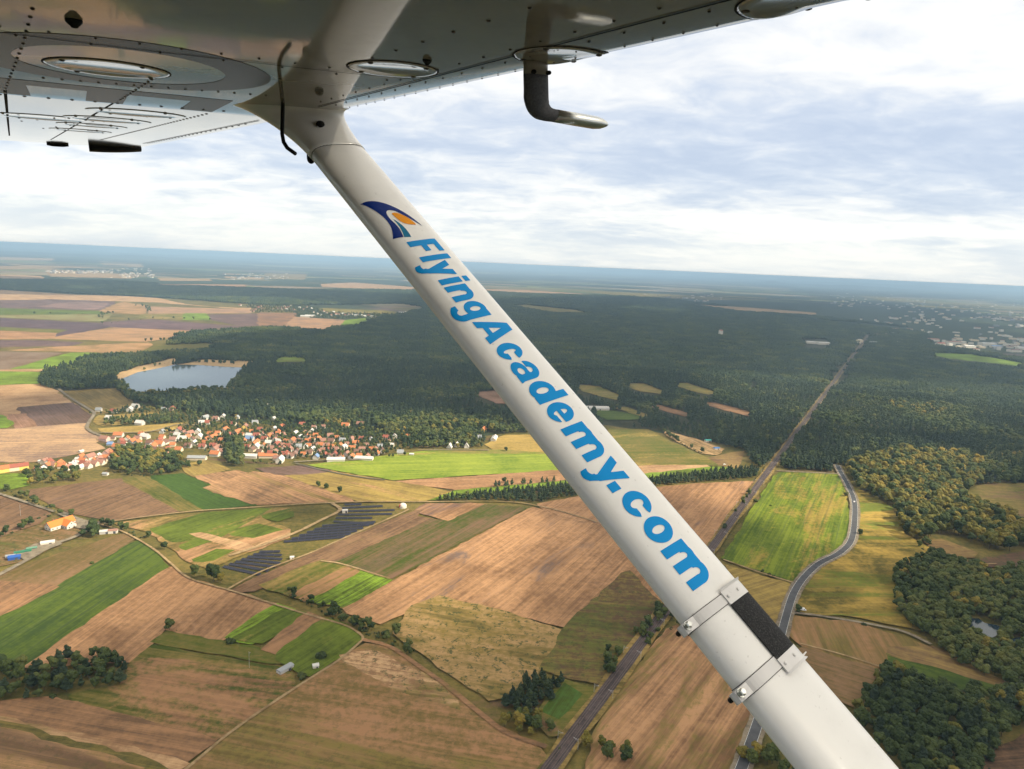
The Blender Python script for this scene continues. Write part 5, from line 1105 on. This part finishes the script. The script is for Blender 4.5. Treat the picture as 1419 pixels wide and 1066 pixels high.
# ---- strut
PT0 = ray(462, 206) * 2.05 / FPX
SE = -np.array([-1220, 1503, 946.]); SE /= np.linalg.norm(SE)
SK = AC - SE * (AC @ SE); SK /= np.linalg.norm(SK)
SM_ = np.cross(SK, SE); SM_ = SM_ if SM_[2] < 0 else -SM_
S0, SA, SB = .002, .086, .032
def qs(s_): return SB * max(0.0, 1 - abs((s_ - S0) / SA) ** 2.6) ** (1 / 2.2)
KS = .82                       # the strut's own scale: it meets the wing where the fairing stands
def stp(t, s_, q): return c2w((PT0 + SE * t + SK * s_ + SM_ * q) * KS)
def sring(t, grow=0.0, n=40):
    out = []
    for k in range(n):
        a = k * 2 * math.pi / n; ca, sa = math.cos(a), math.sin(a)
        s_ = S0 + (SA + grow) * math.copysign(abs(ca) ** .62, ca); q = (SB + grow) * math.copysign(abs(sa) ** .8, sa); out.append(stp(t, s_, q))
    return out
def face_q(s_):
    ca = min(1, abs((s_ - S0) / SA)) ** (1 / .62); return SB * math.sqrt(max(0, 1 - ca * ca)) ** .8
mb = MB(); mb.loft([sring(t) for t in np.linspace(-.12, 2.75, 60)]); strut = part(mb, 'wing_strut', [SWHITE], smooth=True)
# fairing that flares into the wing
mb = MB(); rings = []
for i in range(15):
    s_ = i / 14; w_ = s_ ** 2.4; base = sring(.032 - .245 * s_, .0012 + .004 * s_, 48); ring = []
    for k, p in enumerate(base):
        an = k * 2 * math.pi / 48; ca = math.copysign(abs(math.cos(an)) ** .8, math.cos(an)); sa = math.sin(an)
        e_ = ucn(1.825 - .05 * ca - .075 * sa, .482 + (.15 if ca < 0 else .125) * ca, DW + .004)
        ring.append(p * (1 - w_) + e_ * w_)
    rings.append(ring)
mb.loft(rings); fair = part(mb, 'strut_fairing', [FWHITE], smooth=True)
mb = MB(); sc_p = ray(444, 172) * 1.664 / FPX; ax_ = -sc_p / np.linalg.norm(sc_p)
e1 = np.cross(ax_, (0, 1, 0)); e1 /= np.linalg.norm(e1); e2 = np.cross(ax_, e1)
mb.loft([[c2w(sc_p + e1 * r_ * math.cos(b) * 1.3 + e2 * r_ * math.sin(b) - ax_ * z) for b in np.arange(12) * math.pi / 6] for r_, z in ((.008, .03), (.008, 0), (.005, -.004))]); sub(mb, 'screw', [BLACK], fair, True)
mb = MB(); sq = ray(431, 219) * 1.672 / FPX; mb.loft([[c2w(sq + e1 * r_ * math.cos(b) + e2 * r_ * math.sin(b) * 1.2 + AN * z) for b in np.arange(12) * math.pi / 6] for r_, z in ((.010, .03), (.010, -.002), (.006, -.007))]); sub(mb, 'screw', [BLACK], fair, True)
mb = MB(); r0, r1 = sring(.030, .0012), sring(.034, .0012); mb.loft([r0, r1], cap=False); sub(mb, 'fairing_edge', [SEAM], strut)

# ---- lettering as thin vinyl: union of strokes, filled by marching squares
def box_(X, Y, x0, x1, y0, y1): return np.maximum(np.maximum(x0 - X, X - x1), np.maximum(y0 - Y, Y - y1))
def ell_(X, Y, cx, cy, a, b): return (np.sqrt(((X - cx) / a) ** 2 + ((Y - cy) / b) ** 2) - 1) * min(a, b)
def quad_(X, Y, pts):
    d = np.full(X.shape, -1e9); n = len(pts); ar = sum(pts[i][0] * pts[(i + 1) % n][1] - pts[(i + 1) % n][0] * pts[i][1] for i in range(n)); sg_ = 1 if ar > 0 else -1
    for i in range(n):
        (x0, y0), (x1, y1) = pts[i], pts[(i + 1) % n]; L_ = math.hypot(x1 - x0, y1 - y0); d = np.maximum(d, sg_ * ((y0 - Y) * (x1 - x0) - (x0 - X) * (y1 - y0)) / L_)
    return d
U_ = lambda *a: np.minimum.reduce(a)
def I_(*a): return np.maximum.reduce(a)
B0, XT, AT, DT = -.042, .0245, .0475, -.0715; ST = .0205
def gl_o(X, Y, x0, x1, y0=B0 - .001, y1=XT + .001, tx=.0215, ty=.0165):
    cx, cy, a, b = (x0 + x1) / 2, (y0 + y1) / 2, (x1 - x0) / 2, (y1 - y0) / 2
    return I_(ell_(X, Y, cx, cy, a, b), -ell_(X, Y, cx, cy, a - tx, b - ty))
def gl_F(X, Y, x0, x1): return U_(box_(X, Y, x0, x0 + .022, B0, AT), box_(X, Y, x0, x1, AT - .0175, AT), box_(X, Y, x0, x1 - .006, -.009, .0085))
def gl_l(X, Y, x0, x1): return box_(X, Y, x0, x1, B0, AT)
def gl_i(X, Y, x0, x1): return U_(box_(X, Y, x0, x1, B0, XT - .002), box_(X, Y, x0, x1, AT - .0165, AT))
def gl_y(X, Y, x0, x1):
    m_ = (x0 + x1) / 2 - .003
    a = quad_(X, Y, [(x0, XT - .001), (x0 + .021, XT - .001), (m_ + .014, -.030), (m_ - .004, B0 + .001)])
    b = quad_(X, Y, [(x1 - .021, XT - .001), (x1, XT - .001), (m_ + .012, -.048), (m_ - .007, -.052)])
    t = I_(ell_(X, Y, x0 + .014, -.050, .0215, .0215), -ell_(X, Y, x0 + .010, -.046, .0125, .0095), X * 0 + Y + .046, x0 + .002 - X)
    t2 = quad_(X, Y, [(m_ + .013, -.044), (m_ - .008, -.046), (x0 + .018, -.062), (x0 + .030, -.066)])
    return U_(a, b, t, t2)
def gl_n(X, Y, x0, x1):
    cx = (x0 + x1) / 2 + .002; a = (x1 - x0) / 2 - .002; cy = XT - .029
    arch = I_(ell_(X, Y, cx, cy, a, .030), -ell_(X, Y, cx, cy, a - ST + .001, .0125), cy - Y)
    return U_(box_(X, Y, x0, x0 + ST, B0, XT - .0005), box_(X, Y, x1 - ST, x1, B0, cy + .001), arch)
def gl_m(X, Y, x0, x1):
    m_ = (x0 + x1) / 2 + ST / 2 - .0005; return U_(gl_n(X, Y, x0, m_), gl_n(X, Y, m_ - ST, x1))
def gl_c(X, Y, x0, x1):
    cy = (B0 + XT) / 2; cx = (x0 + x1) / 2
    return I_(gl_o(X, Y, x0, x1), -quad_(X, Y, [(cx + .001, cy), (x1 + .02, cy - .024), (x1 + .02, cy + .020)]), -box_(X, Y, cx + .004, x1 + .01, cy - .0095, cy + .0085))
def gl_e(X, Y, x0, x1):
    cy = (B0 + XT) / 2; cx = (x0 + x1) / 2; r_ = gl_o(X, Y, x0, x1, ty=.0145); full = ell_(X, Y, cx, cy, (x1 - x0) / 2, (XT - B0) / 2 + .001)
    return U_(I_(r_, -box_(X, Y, cx + .001, x1 + .01, cy - .0155, cy - .0055)), I_(full, box_(X, Y, x0 + .006, x1, cy - .0065, cy + .0055)))
def gl_a(X, Y, x0, x1):
    mx = (x0 + x1) / 2; top = XT + .001
    arc = I_(ell_(X, Y, mx, top - .026, (x1 - x0) / 2 - .0015, .026), -ell_(X, Y, mx, top - .027, (x1 - x0) / 2 - ST - .0005, .0125), top - .026 - Y)
    bowl = I_(ell_(X, Y, x0 + .025, B0 + .0195, .0265, .0205), -ell_(X, Y, x0 + .029, B0 + .0205, .0105, .0085))
    return U_(arc, bowl, box_(X, Y, x1 - ST - .0015, x1 - .0015, B0, top - .025), quad_(X, Y, [(x1 - .008, B0), (x1 + .0015, B0), (x1 - .002, B0 + .012)]), I_(box_(X, Y, x0 + .02, x1 - .012, B0 + .029, B0 + .040), -ell_(X, Y, x0 + .02, B0 + .0475, .022, .0095)))
def gl_d(X, Y, x0, x1): return U_(gl_o(X, Y, x0, x1 - .004, tx=.0205), box_(X, Y, x1 - ST, x1, B0, AT))
def gl_g(X, Y, x0, x1):
    cx = (x0 + x1) / 2; low = I_(ell_(X, Y, cx, -.051, (x1 - x0) / 2, .0215), -ell_(X, Y, cx, -.050, (x1 - x0) / 2 - ST, .0085), Y + .051, -box_(X, Y, x0 - .01, x0 + .004, -.060, -.03))
    return U_(gl_o(X, Y, x0, x1 - .004, B0 + .006, XT + .001, .0195, .0155), box_(X, Y, x1 - ST, x1, -.052, XT - .0005), low)
def gl_A(X, Y, x0, x1):
    m_ = (x0 + x1) / 2; w_ = .0225
    l_ = quad_(X, Y, [(x0, B0), (x0 + w_, B0), (m_ + .008, AT), (m_ - .0125, AT)]); r_ = quad_(X, Y, [(x1 - w_, B0), (x1, B0), (m_ + .0125, AT), (m_ - .008, AT)])
    body = quad_(X, Y, [(x0, B0), (x1, B0), (m_ + .0125, AT), (m_ - .0125, AT)])
    return U_(l_, r_, I_(body, box_(X, Y, x0, x1, -.028, -.013)))
def gl_dot(X, Y, x0, x1): return box_(X, Y, x0, x1, B0, -.0155)
WORD = [(gl_F, .498, .550), (gl_l, .563, .5835), (gl_y, .588, .6475), (gl_i, .6565, .677), (gl_n, .685, .743), (gl_g, .749, .808), (gl_A, .816, .896), (gl_c, .904, .959), (gl_a, .967, 1.0275), (gl_d, 1.035, 1.097), (gl_e, 1.104, 1.161), (gl_m, 1.1725, 1.2685), (gl_y, 1.276, 1.341), (gl_dot, 1.332, 1.3535), (gl_c, 1.366, 1.428), (gl_o, 1.434, 1.494), (gl_m, 1.502, 1.597)]
def fill(mb, fn, x0, x1, y0, y1, h=.0013, mi=0, lift=.0007):
    xs, ys = np.arange(x0 - 2 * h, x1 + 3 * h, h), np.arange(y0 - 2 * h, y1 + 3 * h, h); X, Y = np.meshgrid(xs, ys, indexing='ij'); D = fn(X, Y)
    vid = {}; vv = []; ff = []
    def vert(key, x, y):
        if key not in vid: vid[key] = len(vv); vv.append(stp(x, y, face_q(y) + lift))
        return vid[key]
    nx, ny = D.shape
    for i in range(nx - 1):
        for j in range(ny - 1):
            c_ = [(i, j), (i + 1, j), (i + 1, j + 1), (i, j + 1)]; d = [D[q] for q in c_]
            if min(d) >= 0: continue
            poly = []
            for k in range(4):
                a, b = c_[k], c_[(k + 1) % 4]; da, db = d[k], d[(k + 1) % 4]
                if da < 0: poly.append(vert(a, xs[a[0]], ys[a[1]]))
                if (da < 0) != (db < 0):
                    t = da / (da - db); key = (min(a, b), max(a, b)); poly.append(vert(key, xs[a[0]] + (xs[b[0]] - xs[a[0]]) * t, ys[a[1]] + (ys[b[1]] - ys[a[1]]) * t))
            if len(set(poly)) > 2: ff.append(tuple(dict.fromkeys(poly)))
    mb.add(vv, ff, mi)
VINYL = NT('blue_vinyl').bsdf((.002, .29, .70), .5, .12)
VNAVY = NT('navy_vinyl').bsdf((.004, .028, .20), .5, .1)
VORAN = NT('orange_vinyl').bsdf((.90, .33, .01), .5, .1)
mb = MB()
for fn, a, b in WORD: fill(mb, lambda X, Y: fn(X, Y, a, b), a, b, DT - .003, AT + .002)
lo = sub(mb, 'lettering', [VINYL], strut)
# emblem above the name: measured off the strut in (along, across) metres
LZ = (480, 270, .1691)
def sp(x, y, off=.03):
    r_ = ray(LZ[0] + x * LZ[2], LZ[1] + y * LZ[2]); A_ = np.stack([r_, -SE, -SK], 1); s_ = np.linalg.solve(A_, PT0 + SM_ * off); return float(s_[1]), float(s_[2])
def bez(p, n=10):
    out = []
    for i in range(0, len(p) - 1, 2):
        a, b, c_ = map(np.array, p[i:i + 3]); out += [a * (1 - t) ** 2 + 2 * b * t * (1 - t) + c_ * t * t for t in np.linspace(0, 1, n)[:-1]]
    return out
def shape(mb, outline, mi):
    pts = [sp(*q) for q in outline]; bm = bmesh.new(); f_ = bm.faces.new([bm.verts.new((a, b, 0)) for a, b in pts])
    bmesh.ops.triangulate(bm, faces=[f_]); bmesh.ops.subdivide_edges(bm, edges=[e_ for e_ in bm.edges if e_.calc_length() > .02], cuts=2); bmesh.ops.triangulate(bm, faces=bm.faces[:])
    bm.verts.index_update(); mb.add([stp(q.co.x, q.co.y, face_q(q.co.y) + .0007) for q in bm.verts], [[q.index for q in e_.verts] for e_ in bm.faces], mi); bm.free()
mb = MB()
shape(mb, bez([(118, 54), (250, 40), (400, 112), (520, 170), (624, 262), (500, 185), (400, 140), (330, 120), (326, 150), (335, 185), (380, 225), (440, 275), (466, 350), (425, 352), (384, 352), (385, 260), (300, 180), (220, 110), (118, 54)]), 0)
shape(mb, bez([(370, 160), (385, 145), (430, 160), (520, 195), (572, 250), (480, 255), (430, 215), (385, 180), (370, 160)]), 1)
shape(mb, bez([(383, 205), (430, 230), (470, 270), (510, 310), (530, 352), (500, 352), (472, 350), (455, 280), (383, 205)]), 2)
sub(mb, 'emblem', [VNAVY, VORAN, NT('teal_vinyl').bsdf((.006, .18, .32), .5, .1)], strut)

# ---- clamp with a black pad round the strut
CL = paint_mat('clamp_paint', (.72, .69, .66), .35, .2)
def wrap(mb, t0, t1, s0, s1, lift, th, n=16, mi=0):
    top = [(s_, face_q(s_) + lift) for s_ in np.linspace(s0, s1, n)]; rings = []
    for t in (t0, t1): rings.append([stp(t, s_, q + th) for s_, q in top] + [stp(t, s_, q) for s_, q in top[::-1]])
    mb.loft(rings, mi)
for nm, (t0, t1, tl0, tl1) in enumerate(((1.631, 1.651, 1.631, 1.651), (1.768, 1.790, 1.768, 1.790))):
    mb = MB(); mb.loft([sring(t0, .0005), sring(t0, .0022), sring(t1, .0022), sring(t1, .0005)], cap=False); sub(mb, 'clamp_band', [CL], strut)
    mb = MB()
    for tt in (t0 - .0006, t1 + .0006): mb.loft([sring(tt - .0006, .0014), sring(tt + .0006, .0014)], cap=False)
    sub(mb, 'band_gap', [SEAM], strut)
    tm = (t0 + t1) / 2
    mb = MB(); sB = S0 - SA - .009
    # lug and bolt at the rear edge
    lug = [(sB + .022, -.012), (sB - .004, -.016), (sB - .013, -.013), (sB - .017, -.004), (sB - .015, .006), (sB - .006, .010), (sB + .022, .010)]
    mb.loft([[stp(tm + d, a, b + .012) for a, b in lug] for d in (-.010, .010)])
    sub(mb, 'clamp_lug', [CL], strut)
    mb = MB(); cc = (tm - .002, sB - .006, .026)
    mb.loft([[stp(cc[0] + r_ * math.cos(k * math.pi / 3), cc[1] + r_ * math.sin(k * math.pi / 3), cc[2] + z) for k in range(6)] for r_, z in ((.0066, -.006), (.0066, .002), (.005, .004))], 0)
    mb.loft([[stp(cc[0] + r_ * math.cos(k * math.pi / 6), cc[1] + r_ * math.sin(k * math.pi / 6), cc[2] + z) for k in range(12)] for r_, z in ((.0082, -.007), (.0082, -.004))], 0)
    mb.loft([[stp(cc[0] + .005 * math.cos(k * math.pi / 6), cc[1] - .002 + .005 * math.sin(k * math.pi / 6), z) for k in range(12)] for z in (-.013, -.004)], 1)
    sub(mb, 'bolt', [STEEL, BLACK], strut)
rub = NT('ribbed_rubber'); p_ = rub.pos(); RUB = rub.bsdf(rub.mix(rub.smooth(rub.noise(p_, 420, 2), .5, .7), (.012, .012, .013), (.05, .05, .05)), .75, .3, normal=rub.bump(rub.noise(p_, 300, 2), .5, .002))
mb = MB(); wrap(mb, 1.655, 1.776, .008, S0 + SA - .0012, .0012, .0028); sub(mb, 'pad', [RUB], strut)
for t0, t1, lip in ((1.627, 1.6555, 1.627), (1.7755, 1.802, 1.802)):
    mb = MB(); wrap(mb, t0, t1, .007, S0 + SA - .0008, .0020, .0030)
    sg_ = -1 if lip == t0 else 1
    pr = [(s_, face_q(s_) + .002) for s_ in np.linspace(.007, S0 + SA, 12)]
    mb.loft([[stp(lip + sg_ * (k * .0045), s_ + (.002 * k if i > 6 else 0), q + .0032 + (.004 * k)) for i, (s_, q) in enumerate(pr)] + [stp(lip + sg_ * (k * .0045) - sg_ * .0016, s_ + (.002 * k if i > 6 else 0), q + .0012 + (.004 * k)) for i, (s_, q) in list(enumerate(pr))[::-1]] for k in (0, 1)])
    for s_ in (.016, .050):
        mb.loft([[stp((t0 + t1) / 2 + r_ * math.cos(k * math.pi / 5), s_ + r_ * math.sin(k * math.pi / 5), face_q(s_) + .0058 + z) for k in range(10)] for r_, z in ((.0032, -.002), (.0032, .0012), (.0015, .002))])
    sub(mb, 'end_plate', [CL], strut)
mb = MB(); sF = S0 + SA
fin = [(1.803, sF - .012), (1.804, sF + .004), (1.802, sF + .020), (1.800, sF + .020), (1.801, sF + .004), (1.799, sF - .012)]
mb.loft([[stp(a, b, q) for a, b in fin] for q in (.004, .009)]); sub(mb, 'clamp_lip', [CL], strut)

# ---- pitot tube
def at_u(x, y, u_):
    r_ = ray(x, y); return r_ * (u_ / (r_ @ AU))
UP_ = .926
mast = plain('mast_coating', (.115, .115, .125), .85, .2, 0, .6, 330)
mb = MB(); rings = []
prof = [((742, 76), 19.5, 9, (1, 0)), ((742.5, 104), 19.8, 9, (1, 0)), ((743, 125), 19.8, 9, (1, 0)), ((743.3, 138), 19.8, 9.3, (1, -.06)), ((746, 147), 18.2, 10, (.92, -.38)), ((750.5, 153.5), 14.8, 10, (.72, -.7)), ((757, 157.6), 11, 9, (.45, -.9)), ((763, 159.5), 9.2, 8.6, (.18, -.98)), ((769, 160.6), 8.6, 8.5, (.18, -.98))]
def rings_of(prof):
    out = []
    for (x, y), a, b, (dx, dy) in prof:
        c_ = at_u(x, y, UP_); k = c_[2] / FPX; av = np.array([dx, -dy, 0.]) * -1; av /= np.linalg.norm(av); av = av - AU * (av @ AU)
        av /= np.linalg.norm(av)
        out.append([c2w(c_ + av * a * k * math.cos(q) + AU * b * k * math.sin(q)) for q in np.arange(24) * 2 * math.pi / 24])
    return out
def finer(rings, n=4):
    q = np.array(rings); q = np.concatenate([q[:1] * 2 - q[1:2], q, q[-1:] * 2 - q[-2:-1]]); out = []
    for i in range(1, len(q) - 2):
        for k in range(n):
            t = k / n; out.append(.5 * (2 * q[i] + (q[i + 1] - q[i - 1]) * t + (2 * q[i - 1] - 5 * q[i] + 4 * q[i + 1] - q[i + 2]) * t * t + (3 * q[i] - q[i - 1] - 3 * q[i + 1] + q[i + 2]) * t ** 3))
    return [p for p in out] + [q[-2]]
R_ = rings_of(prof)
mb.loft(R_[:2]); mb2 = MB(); mb2.loft(finer(R_[1:]))
pit = part(mb2, 'pitot_tube', [mast], smooth=True)
sub(mb, 'mast_socket', [WHITE], pit, True)
mb = MB(); mb.loft(rings_of([((769, 160.6), 8.9, 8.9, (.18, -.98)), ((800, 166), 9, 9, (.18, -.98)), ((824, 170.2), 8.8, 8.8, (.18, -.98)), ((833, 171.8), 7, 7, (.18, -.98)), ((839, 172.8), 4, 4, (.18, -.98)), ((842, 173.4), 1.6, 1.6, (.18, -.98))])); sub(mb, 'tube_head', [STEEL], pit, True)
mb = MB()
for x, y in ((740, 99.5), (760.5, 101)):
    c_ = at_u(x, y, UP_ - .011); k = c_[2] / FPX; mb.loft([[c2w(c_ + np.array([math.cos(b), math.sin(b), 0]) * 3.2 * k * r_ + AU * z) for b in np.arange(10) * math.pi / 5] for r_, z in ((1, .004), (1, -.001), (.5, -.0025))])
sub(mb, 'screw', [BLACK], pit, True)
# ------------------------------------------------------------------ the air
HZ = NT('haze_air'); vol = HZ.N('ShaderNodeVolumePrincipled'); vol.inputs['Color'].default_value = (.53, .77, 1.0, 1); vol.inputs['Density'].default_value = HAZE if 'HAZE' in globals() else 1.0e-4
vol.inputs['Anisotropy'].default_value = .1; HZ.L(vol.outputs[0], HZ.out.inputs[1])
mb = MB(); mb.box((0, 0, (-1.7 + 283) / 2), (164000, 164000, 284.7)); tag(mb.build('haze', HZ.m), 'pale blue haze thickening towards the horizon', kind='stuff')
# ------------------------------------------------------------------ added cloud sheet, kept out of view, its gaps shaped to sun chosen land
CH = 2600.0
SHIFT = np.array([SDIR.x, SDIR.y]) / SDIR.z
def shading_cloud_layer():
    st = 70.0; gaps = [G(q) for q in SUN_GAPS]
    xs, ys = np.arange(-3800, 7800, st), np.arange(-3200, 7600, st); X, Y = np.meshgrid(xs, ys, indexing='ij')
    low = np.c_[X.ravel(), Y.ravel()] - SHIFT * CH                      # the land each bit of cloud shades
    nz = np.array([noise.fractal(Vector((a / 900, b / 900, 3.3)), 1.0, 2.0, 5) for a, b in low])
    nz2 = np.array([noise.fractal(Vector((a / 260, b / 260, 8.3)), 1.0, 2.0, 3) for a, b in low])
    lw = low + np.c_[nz, nz2] * 60
    dens = .30 + .55 * nz + .12 * nz2
    for gp in gaps:
        ins = pip(lw, gp); d = np.full(len(lw), 1e9)
        for a, b in zip(gp, np.roll(gp, -1, 0)):
            ab = b - a; t = np.clip(((lw - a) @ ab) / (ab @ ab), 0, 1); d = np.minimum(d, np.linalg.norm(lw - a - t[:, None] * ab, axis=1))
        sd = np.where(ins, -d, d); dens = np.minimum(dens, sd / 140.0 - .15)
    D = dens.reshape(X.shape)
    th = np.clip(D, 0, 1) ** .5 * 150
    vid = -np.ones(X.shape, int); v_ = []; f_ = []; nx, ny = X.shape
    def vis(p):
        q = proj(p); return q[2] > 1 and -60 < q[0] < 1480 and -140 < q[1] < 1100
    def vert(i, j):
        if vid[i, j] < 0:
            vid[i, j] = len(v_); v_.append((X[i, j], Y[i, j], CH - .25 * th[i, j])); v_.append((X[i, j], Y[i, j], CH + 6 + th[i, j]))
        return vid[i, j]
    cell = {}
    for i in range(nx - 1):
        for j in range(ny - 1):
            if D[i:i + 2, j:j + 2].mean() > 0 and not vis((X[i, j], Y[i, j], CH - 40)): cell[i, j] = [vert(i, j), vert(i + 1, j), vert(i + 1, j + 1), vert(i, j + 1)]
    for (i, j), c_ in cell.items():
        f_.append(tuple(c_[::-1])); f_.append(tuple(q + 1 for q in c_))
        for (di, dj), (a, b) in (((0, -1), (0, 1)), ((1, 0), (1, 2)), ((0, 1), (2, 3)), ((-1, 0), (3, 0))):
            if (i + di, j + dj) not in cell: f_.append((c_[a], c_[b], c_[b] + 1, c_[a] + 1))
    t = NT('shading_cloud_white'); tr_ = t.N('ShaderNodeBsdfTranslucent'); df = t.N('ShaderNodeBsdfDiffuse'); mx = t.N('ShaderNodeMixShader')
    tr_.inputs[0].default_value = (.95, .95, .96, 1); df.inputs[0].default_value = (.9, .9, .9, 1); mx.inputs[0].default_value = .30
    t.L(tr_.outputs[0], mx.inputs[1]); t.L(df.outputs[0], mx.inputs[2]); tp = t.N('ShaderNodeBsdfTransparent'); m2 = t.N('ShaderNodeMixShader'); m2.inputs[0].default_value = .25; t.L(mx.outputs[0], m2.inputs[1]); t.L(tp.outputs[0], m2.inputs[2]); t.L(m2.outputs[0], t.out.inputs[0])
    print('cloud cells', len(cell))
    tag(link('shading_clouds', mesh('shading_clouds', v_, f_, True), t.m), kind='structure')
SUN_GAPS = [Z('P', (-200, 600), (0, 590), (300, 556), (560, 575), (700, 590), (1000, 606), (1040, 640), (1000, 676), (800, 690), (600, 690), (420, 668), (300, 680), (0, 705), (-200, 715)),  # land outlines to be sunlit, cut as holes in the added cloud
        Z('P', (1080, 655), (1180, 625), (1300, 620), (1400, 640), (1419, 700), (1419, 740), (1330, 745), (1290, 775), (1200, 790), (1090, 740), (1060, 700)),
        Z('P', (-400, 415), (0, 408), (400, 415), (560, 430), (480, 458), (300, 470), (200, 490), (60, 540), (-100, 560), (-400, 560)),
        Z('P', (980, 520), (1250, 535), (1419, 570), (1419, 610), (1250, 595), (1020, 585)), Z('P', (-150, 760), (200, 745), (330, 790), (250, 860), (60, 900), (-150, 900)), Z('P', (480, 730), (720, 700), (860, 790), (800, 880), (600, 860), (440, 800))]
shading_cloud_layer()
